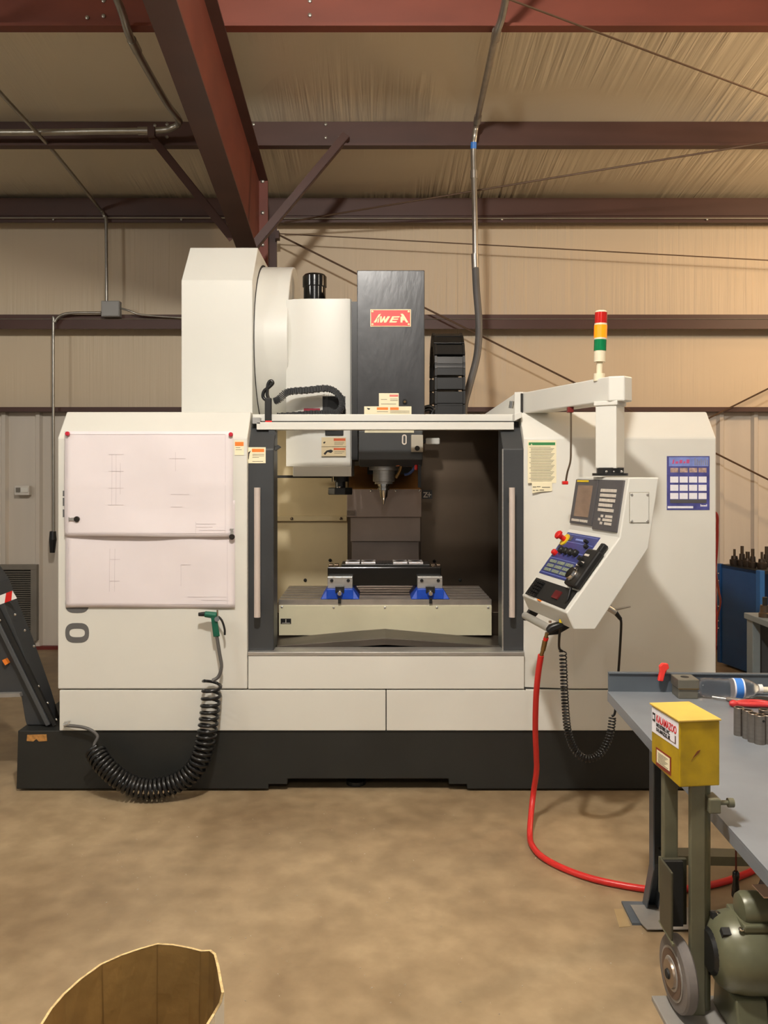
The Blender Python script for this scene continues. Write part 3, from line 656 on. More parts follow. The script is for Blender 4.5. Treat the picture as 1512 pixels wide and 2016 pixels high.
# cable carrier loop at the right of the head
cx0, cx1 = XP(856,5.1), XP(914,5.1)
lk = []
yc, zc, r = 5.32, 2.20, 0.215
for i in range(4): lk.append((yc-r, 1.945+0.085*i, 0))
for i in range(9):
    t = PI*(i+0.5)/9; lk.append((yc-r*math.cos(t), zc+r*math.sin(t), t))
for i in range(3): lk.append((yc+r, 2.19-0.085*(i+0.5), PI))
cc = MB().box(cx0+0.01, cx1-0.01, yc-r-0.03, yc-r+0.06, 1.90, ZP(786,5.08)).build('carrier_bracket', BLACK, mm, bevel=0.003)
for px in (872,886,900): bolt(P(px,791,5.074),(0,-1,0),0.006,cc,CHROME,'screw')
MB().pbox(879,803,892,808,5.07,0.005).build('maker_label', KEYS, cc)
MB().box(0.28, 0.62, 5.06, 5.62, 1.885, 1.90).build('carrier_shelf', WHITE, mm)
for (y,z,t) in lk:
    M = Matrix.Translation((0,y,z)) @ Matrix.Rotation(-t, 4, 'X')
    m = MB(M); m.box(cx0,cx1,-0.036,0.036,-0.036,0.036)
    m.box(cx0-0.004,cx0+0.012,-0.04,0.04,-0.041,0.041).box(cx1-0.012,cx1+0.004,-0.04,0.04,-0.041,0.041)
    m.build('carrier_link', BLACK, cc, bevel=0.002, seg=1)
MB().tube(spline([P(836,802,5.0),P(846,800,5.0),P(854,806,5.0),P(850,814,5.0)],6),0.010).tube(spline([P(836,808,5.0),P(845,806,5.0),P(852,811,5.0),P(846,820,5.0)],6),0.010).build('cable_loop', RUBBER, mm, smooth=60)
# stickers on the front
sticker(462,867,480,896,DF-0.001,mm,ORANGE,462.5,479.5,870,878,[(464,473,881),(464,476,885)])
d = DF+0.034
sticker(488,880.5,523,912,d,mm,ORANGE,496,520,883.5,890,[(497,520,894),(497,520,897),(497,510,900),(497,518,908)],[(488.5,891),(494,887),(491,894),(490,904),(488.5,905)])
gs = sticker(1039,867,1096,951,DF+0.012,mm,STICKG,1041,1093,871,876.5,[(1042+(3 if i%4 else 0),1084+((i*7)%9),880+i*2.55) for i in range(27)])
gs.rotation_euler.z = 0.0
MB().extr([P(1046.5,873.2,DF+0.0095),P(1048.3,876,DF+0.0095),P(1044.7,876,DF+0.0095)],(0,0.0008,0)).build('warning_triangle', STICK, gs)

# pendant arm
az0, az1 = 1.876, 1.983
p0 = Vector((XP(1026,4.3),4.30,0)); p1 = Vector((0.985,3.56,0)); d_ = (p1-p0).normalized(); nrm = Vector((d_.y,-d_.x,0))
if nrm.x < 0: nrm = -nrm
wd = 0.11
e1 = p1+d_*0.0
sec = [p0, e1, e1+nrm*0.05+d_*0.04, e1+nrm*0.11+d_*0.01, p0+nrm*wd]
ar = MB().loft([(q.x,q.y,az0) for q in sec], [(q.x,q.y,az1) for q in sec]).build('pendant_arm', WHITE2, mm, bevel=0.006)
MB().loft([(q.x,q.y,az0-0.01) for q in [p0+Vector((-0.035,0.0,0)),p0+Vector((0,-0.02,0)),p0+nrm*wd,p0+Vector((0.05,0.10,0))]],
          [(q.x,q.y,az1+0.004) for q in [p0+Vector((-0.035,0.0,0)),p0+Vector((0,-0.02,0)),p0+nrm*wd,p0+Vector((0.05,0.10,0))]]).build('arm_hinge', WHITE2, ar, bevel=0.003)
MB().box(p0.x-0.006,p0.x+0.004,p0.y-0.028,p0.y-0.01,az0,az1-0.005).build('hinge_gap', DARKIN, ar)
MB().extr([P(950,818,4.75),P(1012,776,4.42),P(1016,772,4.40),P(1016,818,4.40)],(0.03,0.10,0)).build('arm_bracket', WHITE2, ar, bevel=0.003)
MB().cyl(P(1006,804,4.32),P(1008,790,4.32),0.012).build('hinge_clamp', CHROME, ar, smooth=40)
pc = Vector((XP(1201,3.62),3.62,0))                                    # post centre
rot = math.radians(52)
def post(h0,h1,hw,name,m,parent,bevel=0.004):
    M = Matrix.Translation((pc.x,pc.y,0)) @ Matrix.Rotation(rot,4,'Z')
    return MB(M).box(-hw,hw,-hw,hw,h0,h1).build(name,m,parent,bevel=bevel)
post(ZP(922,3.62), az0+0.002, 0.047, 'pendant_post', WHITE2, ar)
post(az0-0.016, az0+0.004, 0.053, 'post_collar', WHITE2, ar)
MB().cyl((pc.x,pc.y,ZP(936,3.62)),(pc.x,pc.y,ZP(921,3.62)),0.058,n=10).cyl((pc.x,pc.y,1.560),(pc.x,pc.y,1.571),0.075,n=24).build('swivel_flange', BLACK, ar, smooth=30)
for a in (-0.03,0.0,0.035): bolt((pc.x+a,pc.y-0.052,ZP(929,3.62)),(0,-1,0),0.006,ar,CHROME,'flange_bolt')
ls = MB().pbox(1118,801,1130,812,3.86,0.03).build('lamp_socket', mat('dark_red_plastic',(120,34,30),0.4), ar, bevel=0.003)
MB().tube(spline([P(1124,811,3.87),P(1124,880,3.87),P(1123,908,3.88),P(1117,930,3.9),P(1114,948,3.92)],6),0.0045).build('hanging_cord', mat('brown_cord',(86,72,56),0.5), ls, smooth=60)
MB().pbox(1108,947,1119,954,3.91,0.025).build('cord_plug', RED, ls, bevel=0.003)
# signal tower
tw = MB(); tb = P(1179.5,748,3.66); tt = P(1183.5,612,3.66)
ax = (tt-tb); Lh = ax.length; axd = ax.normalized()
def ring(a,b,r0,r1=None): return MB().cyl(tb+axd*Lh*a, tb+axd*Lh*b, r0, r1, 24)
st_ = ring(-0.02,0.09,0.024).build('signal_tower', IVORY, mm, smooth=40)
ring(0.08,0.28,0.013).build('tower_stem', IVORY, st_, smooth=40)
ring(0.26,0.42,0.025).build('tower_body', IVORY, st_, smooth=40)
ring(0.42,0.58,0.0265).build('green_lens', GREENL, st_, smooth=40)
ring(0.58,0.605,0.027).build('lens_ring', IVORY, st_, smooth=40)
ring(0.605,0.79,0.0275).build('amber_lens', AMBER, st_, smooth=40)
ring(0.79,0.815,0.027).build('lens_ring', IVORY, st_, smooth=40)
ring(0.815,0.975,0.0265).build('red_lens', REDL, st_, smooth=40)
ring(0.975,1.0,0.0265,0.022).build('tower_cap', IVORY, st_, smooth=40)
# pendant housing: profile on the near side plane, extruded across its width
wv_ = Vector((-0.18,0.983,0)).normalized(); A0 = Vector((1.007,3.35,0)); PW = 0.50
def side(px, py):
    a = Vector(((px-VX)/FPX,1,0)); t = A0.dot(wv_)/a.dot(wv_)
    return Vector((a.x*t, t, H-(py-VY)/FPX*t))
prof_px = [(1238,940),(1298,940),(1277,1080),(1172,1240),(1130,1240),(1115,1207),(1220,1058)]
pr = [side(*q) for q in prof_px]
pn = MB().extr(pr, wv_*PW).build('control_pendant', WHITE2, mm, bevel=0.005)
nu = (pr[0]-pr[6]).cross(wv_).normalized()
if nu.x > 0: nu = -nu
nl = (pr[6]-pr[5]).cross(wv_).normalized()
if nl.x > 0: nl = -nl
def fu(s,t,o=0.0): return pr[0].lerp(pr[6],t)+wv_*PW*s+nu*o
def fl(s,t,o=0.0): return pr[6].lerp(pr[5],t)+wv_*PW*s+nl*o
def plate(f,s0,s1,t0,t1,o0,o1,name,m,parent,bevel=0.0):
    return MB().loft([f(s0,t0,o0),f(s1,t0,o0),f(s1,t1,o0),f(s0,t1,o0)],[f(s0,t0,o1),f(s1,t0,o1),f(s1,t1,o1),f(s0,t1,o1)]).build(name,m,parent,bevel=bevel)
plate(fu,0.515,0.975,0.05,0.88,-0.004,0.008,'screen_bezel',BEZEL,pn,0.002)
plate(fu,0.60,0.90,0.16,0.74,0.006,0.0095,'screen',SCREEN,pn)
plate(fu,0.70,0.94,0.065,0.10,0.006,0.0095,'maker_strip',YEL,pn)
mk = MB()
for i in range(12):
    s = 0.60+0.027*i+(0.012 if i > 5 else 0)
    mk.loft([fu(s,0.79,0.007),fu(s+0.019,0.79,0.007),fu(s+0.019,0.835,0.007),fu(s,0.835,0.007)],[fu(s,0.79,0.011),fu(s+0.019,0.79,0.011),fu(s+0.019,0.835,0.011),fu(s,0.835,0.011)])
mk.build('soft_keys', KEYS, pn)
plate(fu,0.05,0.50,0.05,0.93,-0.004,0.007,'keypad',BEZEL,pn,0.002)
mk = MB(); mk2 = MB()
for r_ in range(5):
    for c_ in range(8):
        if r_ == 3 and c_ == 0: continue
        s = 0.145+0.036*c_; t = 0.21+0.085*r_
        mk.loft([fu(s,t,0.006),fu(s+0.031,t,0.006),fu(s+0.031,t+0.055,0.006),fu(s,t+0.055,0.006)],[fu(s,t,0.010),fu(s+0.031,t,0.010),fu(s+0.031,t+0.055,0.010),fu(s,t+0.055,0.010)])
for r_ in range(3):
    for c_ in range(6):
        if c_ > 2 and (r_+c_) % 2: continue
        s = 0.15+0.042*c_; t = 0.66+0.062*r_
        mk2.loft([fu(s,t,0.006),fu(s+0.036,t,0.006),fu(s+0.036,t+0.045,0.006),fu(s,t+0.045,0.006)],[fu(s,t,0.010),fu(s+0.036,t,0.010),fu(s+0.036,t+0.045,0.010),fu(s,t+0.045,0.010)])
mk.build('letter_keys', KEYS, pn); mk2.build('cursor_keys', KEYS, pn)
plate(fl,0.30,0.965,0.045,0.66,-0.003,0.003,'operator_panel',BLUEP,pn,0.001)
mk = MB()
for t in (0.065,0.17,0.30,0.42,0.63): 
    mk.loft([fl(0.32,t,0.0028),fl(0.95,t,0.0028),fl(0.95,t+0.006,0.0028),fl(0.32,t+0.006,0.0028)],[fl(0.32,t,0.004),fl(0.95,t,0.004),fl(0.95,t+0.006,0.004),fl(0.32,t+0.006,0.004)])
mk.build('panel_lines', LBLUE, pn)
def knob(s,t,r,h,name,m,f=fl,base=0.003,n=18): return MB().lathe(f(s,t,base), nl, [(0,r),(h*0.8,r),(h,r*0.8)], n).build(name,m,pn,smooth=40)
MB().lathe(fl(0.90,0.16,0.003), nl, [(0,0.030),(0.006,0.030)], 24).build('stop_ring', YEL, pn, smooth=40)
MB().lathe(fl(0.90,0.16,0.008), nl, [(0,0.012),(0.030,0.012),(0.031,0.021),(0.040,0.021),(0.046,0.014)], 20).build('stop_button', RED, pn, smooth=40)
knob(0.90,0.36,0.013,0.02,'red_button',RED)
for s in (0.80,0.70,0.60,0.50):
    k = knob(s,0.31,0.016,0.02,'selector_knob',BLACK)
knob(0.45,0.14,0.008,0.02,'key_switch',BLACK); knob(0.40,0.20,0.010,0.016,'small_knob',BLACK)
plate(fl,0.78,0.83,0.10,0.16,0.003,0.006,'panel_label',BEZEL,pn); plate(fl,0.50,0.70,0.115,0.14,0.003,0.005,'panel_print',LBLUE,pn)
mk = MB()
for g in range(3):
    for r_ in range(3):
        for c_ in range(4):
            s = 0.90-g*0.175-c_*0.036; t = 0.45+r_*0.06
            mk.loft([fl(s,t,0.003),fl(s-0.028,t,0.003),fl(s-0.028,t+0.04,0.003),fl(s,t+0.04,0.003)],[fl(s,t,0.007),fl(s-0.028,t,0.007),fl(s-0.028,t+0.04,0.007),fl(s,t+0.04,0.007)])
mk.build('mode_keys', KEYG, pn)
plate(fl,0.06,0.95,0.73,0.97,-0.002,0.002,'tray_recess',DARKIN,pn)
tg = MB()
for i in range(4):
    for j in range(5):
        s = 0.86-0.045*i; t = 0.765+0.042*j
        tg.loft([fl(s,t,0.003),fl(s-0.032,t,0.003),fl(s-0.032,t+0.028,0.003),fl(s,t+0.028,0.003)],[fl(s,t,0.016),fl(s-0.032,t,0.016),fl(s-0.032,t+0.028,0.016),fl(s,t+0.028,0.016)])
tg.build('tray_grid', BLACK, pn)
plate(fl,0.28,0.40,0.80,0.90,0.002,0.008,'tray_red_label',mat('dull_red',(92,22,24),0.5),pn)
plate(fl,0.55,0.62,0.975,0.99,0.0,0.006,'orange_mark',ORANGE,pn)
# cover plate on the pendant side
sn = -wv_
def sd(px,py,o): return side(px,py)+sn*o
cv = MB().loft([sd(1240,970,-0.001),sd(1277,970,-0.001),sd(1277,1029,-0.001),sd(1240,1029,-0.001)],[sd(1240,970,0.003),sd(1277,970,0.003),sd(1277,1029,0.003),sd(1240,1029,0.003)]).build('side_cover', WHITE2, pn, bevel=0.001)
MB().loft([sd(1239,969,-0.001),sd(1278,969,-0.001),sd(1278,1030,-0.001),sd(1239,1030,-0.001)],[sd(1239,969,0.0006),sd(1278,969,0.0006),sd(1278,1030,0.0006),sd(1239,1030,0.0006)]).build('cover_gasket', PRINT, pn)
for q in ((1243,974),(1274,974),(1243,1026),(1274,1026)): MB().lathe(sd(*q,0.003), sn, [(0,0.006),(0.003,0.004)], 10).build('cover_screw', STEEL, pn, smooth=40)
# handle rail below the tray
ra0 = P(1083,1238,3.47); ra1 = P(1034,1212,3.87)
rl = MB().cyl(ra0, ra1, 0.017, n=16).build('hand_rail', mat('rail_grey',(190,188,180),0.4,0.3), pn, smooth=40)
MB().loft([ra1+Vector((-0.012,-0.02,-0.02)),ra1+Vector((0.03,-0.02,-0.02)),ra1+Vector((0.10,-0.02,0.06)),ra1+Vector((0.05,-0.02,0.08))],[ra1+Vector((-0.012,0.02,-0.02)),ra1+Vector((0.03,0.02,-0.02)),ra1+Vector((0.10,0.02,0.06)),ra1+Vector((0.05,0.02,0.08))]).build('rail_bracket', BLACK, pn, bevel=0.004)
MB().loft([ra0+Vector((-0.02,-0.02,-0.025)),ra0+Vector((0.03,-0.02,-0.02)),ra0+Vector((0.10,-0.02,0.02)),ra0+Vector((0.06,-0.02,0.045))],[ra0+Vector((-0.02,0.02,-0.025)),ra0+Vector((0.03,0.02,-0.02)),ra0+Vector((0.10,0.02,0.02)),ra0+Vector((0.06,0.02,0.045))]).build('rail_bracket', BLACK, pn, bevel=0.004)
# cable gland on the pendant back
MB().cyl(P(1196,1196,3.58),P(1212,1206,3.58),0.012).build('cable_gland', STEEL, pn, smooth=40)
MB().cyl(P(1210,1200,3.58),P(1241,1194,3.58),0.006,0.004).build('clamp_pin', STEEL, pn, smooth=40)
MB().cyl(P(1203,1192,3.6), side(1190,1200)+wv_*0.22, 0.006).build('gland_stem', STEEL, pn)

MB().cyl(P(1211,1205,3.58),P(1222,1219,3.58),0.011,0.008).build('cable_elbow', BLACK, pn, smooth=40)
# ---------------------------------------------------------------- on the machine table
FXZ = TZ
def vise(pxc, name_label):
    cxm = XP(pxc, 4.56)
    t = thing('machine_vise', name_label, 'vise', (cxm, 4.66, FXZ), 'vises on the machine table')
    m = MB()
    m.loft([(cxm-0.105,4.53,FXZ),(cxm+0.105,4.53,FXZ),(cxm+0.105,4.82,FXZ),(cxm-0.105,4.82,FXZ)],[(cxm-0.07,4.55,FXZ+0.055),(cxm+0.07,4.55,FXZ+0.055),(cxm+0.07,4.80,FXZ+0.055),(cxm-0.07,4.80,FXZ+0.055)])
    m.box(cxm-0.072,cxm+0.072,4.528,4.60,FXZ+0.001,FXZ+0.0545)
    m.build('vise_body', BLUEV, t, bevel=0.003)
    j = MB().box(cxm-0.068,cxm+0.068,4.56,4.615,FXZ+0.055,FXZ+0.118).build('jaw', STEEL, t, bevel=0.002)
    for a in (-0.045,0.045): MB().cyl((cxm+a,4.552,FXZ+0.098),(cxm+a,4.562,FXZ+0.098),0.009).build('jaw_screw', BLACK, j, smooth=40)
    MB().box(cxm-0.068,cxm+0.068,4.735,4.79,FXZ+0.055,FXZ+0.118).build('jaw', BLACK, t, bevel=0.002)
    MB().box(cxm-0.024,cxm+0.024,4.522,4.556,FXZ+0.035,FXZ+0.068).build('screw_block', BLACK, t)
    MB().lathe((cxm,4.528,FXZ+0.035),(0,-1,0),[(0,0.018),(0.012,0.018),(0.034,0.011)],16).build('screw_end', CHROME, t, smooth=40)
    MB().box(cxm-0.008,cxm+0.008,4.492,4.502,FXZ-0.018,FXZ+0.012).build('clamp_stud', BLACK, t)
    return t
vise(669.5, 'blue machine vise under the end of the fixture beam near the axis label')
vise(846.5, 'blue machine vise under the end of the fixture beam near the pendant')
fb = thing('fixture_beam', 'long black fixture beam clamped across the two blue vises', 'fixture', (XP(757,4.62),4.67,FXZ+0.118))
MB().box(XP(645,4.62),XP(868,4.62),4.62,4.73,FXZ+0.0605,FXZ+0.163).build('beam', BLACKG, fb, bevel=0.003)
MB().box(XP(672,4.62),XP(846,4.62),4.63,4.80,FXZ+0.163,FXZ+0.178).build('top_plate', BLACK, fb, bevel=0.002)
for px in (651,662,853,864): MB().box(XP(px-4,4.62),XP(px+4,4.62),4.64,4.70,FXZ+0.163,FXZ+0.176).build('clamp_block', STEELD, fb, bevel=0.002)
for i in range(6):
    xq = XP(742+i*6,4.66); MB().box(xq-0.006,xq+0.006,4.645,4.78,FXZ+0.178,FXZ+0.184).build('rib', BLACK, fb)
for i, px in enumerate((694,725,788,819)):
    w0, w1 = XP(px-14,4.64), XP(px+14,4.64)
    t = thing('workpiece', ['bright milled aluminium plate at the end of the fixture beam nearest the axis label', 'bright milled aluminium plate beside the bare ribs, on the axis label side', 'bright milled aluminium plate beside the bare ribs, on the pendant side', 'bright milled aluminium plate at the end of the fixture beam nearest the pendant'][i], 'workpiece', ((w0+w1)/2,4.7,FXZ+0.178), 'aluminium plates on the fixture')
    MB().box(w0,w1,4.636,4.786,FXZ+0.178,FXZ+0.188).build('plate', mat('milled_aluminium_%d'%i,(222,218,220),0.3,0.6,var=0.08,scale=30) if i==0 else MATS['milled_aluminium_0'], t, bevel=0.001)
    MB().cyl(((w0+w1)/2,4.715,FXZ+0.1875),((w0+w1)/2,4.715,FXZ+0.1885),0.026,n=24).build('pocket', DARKIN, t)
    MB().box(w0+0.01,w1-0.01,4.75,4.77,FXZ+0.1875,FXZ+0.1885).build('slot', DARKIN, t)

# ---------------------------------------------------------------- papers, magnets and posters on the machine
def sheet(name,label,px0,py0,px1,py1,D,fold,bulge,lines):
    t = thing(name,label,'drawing',P((px0+px1)/2,py1,D))
    nx, nz = 26, 22; vs = []; fs = []
    x0,x1,z0,z1 = XP(px0,D),XP(px1,D),ZP(py1,D),ZP(py0,D)
    def yo(u,v):
        w = 0.0022*math.sin(7*u+3*v)+0.0016*math.sin(13*u*v+2)+0.0018*math.sin(5*v+9*u*u)
        w += 0.004*math.exp(-((v-fold)/0.015)**2)*(0.5+0.5*math.sin(9*u))
        w += bulge*max(0,(0.25-v)/0.25)*math.sin(PI*u)**0.7 if 0<u<1 else 0
        return D-0.004-max(-0.003,w)
    for j in range(nz+1):
        for i in range(nx+1):
            u,v = i/nx,j/nz; vs.append((x0+(x1-x0)*u, yo(u,v), z0+(z1-z0)*v+0.003*math.sin(6*u)*(1-v)))
    for j in range(nz):
        for i in range(nx): a=j*(nx+1)+i; fs.append((a,a+1,a+nx+2,a+nx+1))
    o = MB().add(vs,fs).build('sheet',PAPER,t,smooth=60)
    sm = o.modifiers.new('thickness','SOLIDIFY'); sm.thickness = 0.0006
    m = MB()
    def seg(u0,v0,u1,v1,w=0.0009):
        N = max(2,int(12*max(abs(u1-u0),abs(v1-v0)))); dx,dz = (0,w) if abs(u1-u0)>abs(v1-v0) else (w,0)
        for k in range(N):
            a,b = k/N,(k+1)/N; ua,va,ub,vb = u0+(u1-u0)*a,v0+(v1-v0)*a,u0+(u1-u0)*b,v0+(v1-v0)*b
            pa = Vector((x0+(x1-x0)*ua, yo(ua,va)-0.0016, z0+(z1-z0)*va)); pb = Vector((x0+(x1-x0)*ub, yo(ub,vb)-0.0016, z0+(z1-z0)*vb))
            m.quad(pa-Vector((dx,0,dz)),pb-Vector((dx,0,dz)),pb+Vector((dx,0,dz)),pa+Vector((dx,0,dz)))
    for L in lines: seg(*L)
    m.build('printed_lines',FAINT,t)
    return t
bord = [(0.015,0.03,0.955,0.03),(0.015,0.97,0.955,0.97),(0.015,0.03,0.015,0.97),(0.955,0.03,0.955,0.97)]
dl1 = bord+[(0.28,0.30,0.28,0.78),(0.305,0.30,0.305,0.78),(0.33,0.40,0.33,0.70),(0.26,0.78,0.35,0.78),(0.26,0.62,0.35,0.62),(0.26,0.46,0.35,0.46),(0.26,0.30,0.35,0.30),(0.62,0.74,0.72,0.74),(0.66,0.62,0.66,0.80),(0.63,0.40,0.74,0.40),(0.63,0.28,0.70,0.28),(0.78,0.12,0.90,0.12),(0.78,0.09,0.88,0.09),(0.80,0.06,0.955,0.06),(0.78,0.03,0.78,0.14)]
sheet('engineering_drawing','lower pinkish-white paper drawing hung under the other sheet on the cabinet',130,985,463,1196,DF-0.003,0.52,0.0,[l for l in bord]+[(0.26,0.15,0.26,0.55),(0.29,0.15,0.29,0.55),(0.26,0.45,0.32,0.45),(0.26,0.25,0.32,0.25),(0.68,0.2,0.68,0.4),(0.68,0.4,0.74,0.4),(0.72,0.1,0.95,0.1),(0.80,0.07,0.95,0.07)])
sheet('engineering_drawing','upper pinkish-white paper drawing held by red magnets on the cabinet',128,849,459,1056,DF-0.012,0.51,0.012,dl1)
def magnet(px,py,label):
    t = MB().lathe(P(px,py,DF-0.019),(0,-1,0),[(0,0.008),(0.004,0.011),(0.012,0.011),(0.016,0.008)],14).build('magnet',mat('magnet_red_%d'%px,(196,40,60),0.35),smooth=40)
    return tag(t,label,'magnet',None)
magnet(134,854,'small red magnet at the drawing corner next to the wall')
magnet(455,855.5,'small red magnet at the drawing corner next to the door')
def clip(px,py,ang,label):
    t = thing('magnetic_clip',label,'clip',P(px,py,DF-0.02))
    M = Matrix.Translation(P(px,py,DF-0.022)) @ Matrix.Rotation(ang,4,'Y')
    MB(M).prism_y([(-0.028,-0.011),(-0.022,-0.006),(0.0,-0.008),(0.0,0.008),(-0.022,0.006),(-0.028,0.011)],-0.006,0.0).build('jaw',STEEL,t)
    MB(M).lathe((0.012,0.0,0.0),(0,-1,0),[(0,0.014),(0.008,0.014),(0.012,0.010)],18).build('magnet_disc',mat('clip_dark_%d'%px,(60,56,52),0.3,0.6),t,smooth=40)
clip(147,1022,0.0,'small metal magnetic clip holding the drawing low near the wall side')
clip(457,1052,PI/2,'small metal magnetic clip holding the drawings beside the door')
# calendar
D = DF-0.002
ca = thing('wall_calendar','blue year-planner poster with white month boxes on the machine side','calendar',P(1356,1004,D))
MB().pbox(1313,898,1397,1004,D,0.0015).build('sheet',FOILB,ca)
MB().pbox(1317,900,1395,918,D-0.0006,0.0005).build('banner',LBLUE,ca)
def cpx(x,y): return (1300+x/13.745, 880+y/13.745)
m = MB()
for (x,y,w,h,sk) in ((320,345,60,110,20),(400,390,90,60,15),(510,350,90,90,15),(620,390,60,50,10),(700,340,90,100,10)):
    a = [cpx(x+sk,y),cpx(x+w,y),cpx(x+w-sk,y+h),cpx(x,y+h)]
    m.prism_y([(XP(q[0],D),ZP(q[1],D)) for q in a],D-0.0013,D-0.0006)
m.build('banner_title',mat('calendar_title_red',(200,84,130),0.5),ca)
m = MB()
for i in range(7):
    a = cpx(930+i*55,300+(i*37)%90); b = cpx(950+i*55,500); m.pbox(a[0],a[1],b[0],b[1],D-0.0011,0.0005)
m.build('tool_pictures',SHEETM,ca)
for c_ in range(4):
    a = cpx(272+c_*255,565); b = cpx(272+c_*255+215,690); MB().pbox(a[0],a[1],b[0],b[1],D-0.0008,0.0006).build('photo',PHOTO,ca)
    for r_ in range(3):
        a = cpx(268+c_*255,800+r_*222); b = cpx(268+c_*255+220,965+r_*222)
        MB().pbox(a[0],a[1],b[0],b[1],D-0.0008,0.0006).build('month_box',WHITEP,ca)
a = cpx(200,1600); b = cpx(890,1660); MB().pbox(a[0],a[1],b[0],b[1],D-0.0008,0.0006).build('footer_strip',WHITEP,ca)
a = cpx(265,1425); b = cpx(1250,1520); MB().pbox(a[0],a[1],b[0],b[1],D-0.0006,0.0005).build('footer_row',BEZEL,ca)
m = MB()
for i in range(6):
    a = cpx(1085+i*32,1550 if i in (0,5) else 1570); b = cpx(1105+i*32,1610); m.pbox(a[0],a[1],b[0],b[1],D-0.0008,0.0006)
a = cpx(1085,1590); b = cpx(1265,1604); m.pbox(a[0],a[1],b[0],b[1],D-0.0009,0.0006)
m.build('footer_mark',WHITEP,ca)
nt_ = thing('handwritten_note','small white handwritten note stuck below the green-headed notice','note',P(1066,970,DF+0.01))
MB().extr([P(1047,951,DF+0.009),P(1087,950,DF+0.009),P(1087,967,DF+0.009),P(1064,968,DF+0.009),P(1048,971,DF+0.009)],(0,0.001,0)).build('paper',STICK,nt_)
m = MB()
for (a,b,y) in ((1049,1056,958),(1057,1064,957.5),(1067,1083,958.5),(1049,1053,965),(1055,1060,964.5),(1062,1071,964)): m.pbox(a,y,b,y+1.6,DF+0.0082,0.0006)
m.build('handwriting',PRINT,nt_)

# ---------------------------------------------------------------- air gun with coiled hose
ag = thing('coiled_air_hose','black coiled air hose with a green trigger gun hung on the white cabinet','air hose',P(300,1575,4.0))
D = 4.06
MB().cyl(P(391,1209.5,D),P(404,1209,D),0.009,0.012).build('nozzle',BLACK,ag,smooth=40)
MB().cyl(P(403,1209,D),P(427,1212,D),0.015,0.017).loft([P(415,1214,D-0.015),P(427,1214,D-0.015),P(433,1253,D-0.012),P(420,1254,D-0.012)],[P(415,1214,D+0.015),P(427,1214,D+0.015),P(433,1253,D+0.012),P(420,1254,D+0.012)]).build('gun_body',GUNG,ag,bevel=0.004,smooth=40)
MB().tube(spline([P(430,1214,D),P(437,1222,D),P(442,1238,D),P(442.5,1250,D)],6),0.0055).build('trigger',BLACK,ag,smooth=60)
MB().cyl(P(427,1219,D-0.022),P(427,1219,D+0.02),0.012).cyl(P(428,1200,D),P(428,1214,D),0.005).build('valve',CHROME,ag,smooth=40)
MB().tube(spline([P(427,1253,D),P(432,1285,D),P(436,1312,D),P(430,1332,D),P(418,1340,4.05)],8),0.0085).build('hose_end',FLEXG,ag,smooth=60)
cp = spline([P(418,1338,4.05),P(416,1370,4.05),P(411,1420,4.04),P(402,1470,4.03),P(385,1512,4.02),P(350,1540,4.01),P(300,1553,4.0),P(262,1548,4.0),P(228,1528,4.0),P(200,1500,4.02),P(187,1478,4.05)],14)
MB().tube(helix(cp,0.043,41,14,0.80),0.0078,6).build('coil',RUBBER,ag,smooth=60)
MB().tube(spline([P(184,1482,4.07),P(186,1465,4.08),P(192,1450,4.09),P(180,1438,4.09),P(160,1431,4.09),P(128,1428,4.10)],8),0.008).build('hose_end',FLEXG,ag,smooth=60)
MB().cyl(P(126,1428,4.10),P(136,1424,4.10),0.010).cyl(P(127,1422,4.10),P(138,1420,4.10),0.004).build('hose_fitting',STEEL,ag,smooth=40)

# handwheel unit with coiled cord
hw = thing('handwheel_unit','black handheld jog control with silver dial lying on the pendant, coiled cord below','handheld control',fl(0.15,0.6,0.02))
def hbox(s0,s1,t0,t1,o0,o1,name,m,bev=0.003): return MB().loft([fl(s0,t0,o0),fl(s1,t0,o0),fl(s1,t1,o0),fl(s0,t1,o0)],[fl(s0,t0,o1),fl(s1,t0,o1),fl(s1,t1,o1),fl(s0,t1,o1)]).build(name,m,hw,bevel=bev)
hbox(0.02,0.24,0.24,0.72,0.003,0.035,'body',BLACK,0.008)
hbox(0.04,0.10,0.14,0.27,0.004,0.03,'hook',BLACK,0.006)
hbox(0.12,0.20,0.32,0.345,0.035,0.037,'label',KEYS,0); hbox(0.12,0.22,0.42,0.48,0.035,0.037,'label',KEYS,0)
MB().lathe(fl(0.13,0.46,0.036),nl,[(0,0.010),(0.016,0.010)],14).build('axis_knob',BLACK,hw,smooth=40)
MB().lathe(fl(0.20,0.40,0.036),nl,[(0,0.010),(0.016,0.010)],14).build('axis_knob',BLACK,hw,smooth=40)
MB().lathe(fl(0.155,0.60,0.035),nl,[(0,0.032),(0.008,0.032),(0.009,0.027),(0.020,0.026)],24).build('dial',CHROME,hw,smooth=40)
e0 = fl(0.12,0.73,0.02)
MB().tube(spline([e0,e0+Vector((-0.02,-0.01,-0.06)),P(1106,1190,3.42),P(1104,1225,3.42),P(1101,1255,3.45),P(1101,1276,3.5),P(1107,1282,3.52)],8),0.0055).build('cord',RUBBER,hw,smooth=60)
MB().cyl(P(1104.5,1219,3.42),P(1104,1226,3.42),0.0075).build('cord_label',YEL,hw,smooth=40)
cp = spline([P(1108,1281,3.52),P(1110,1330,3.54),P(1113,1390,3.56),P(1119,1445,3.58),P(1134,1480,3.6),P(1158,1494,3.6),P(1183,1482,3.6),P(1200,1450,3.6),P(1206,1412,3.6)],12)
MB().tube(helix(cp,0.0145,54,10,0.92),0.0030,6).build('coiled_cord',RUBBER,hw,smooth=60)
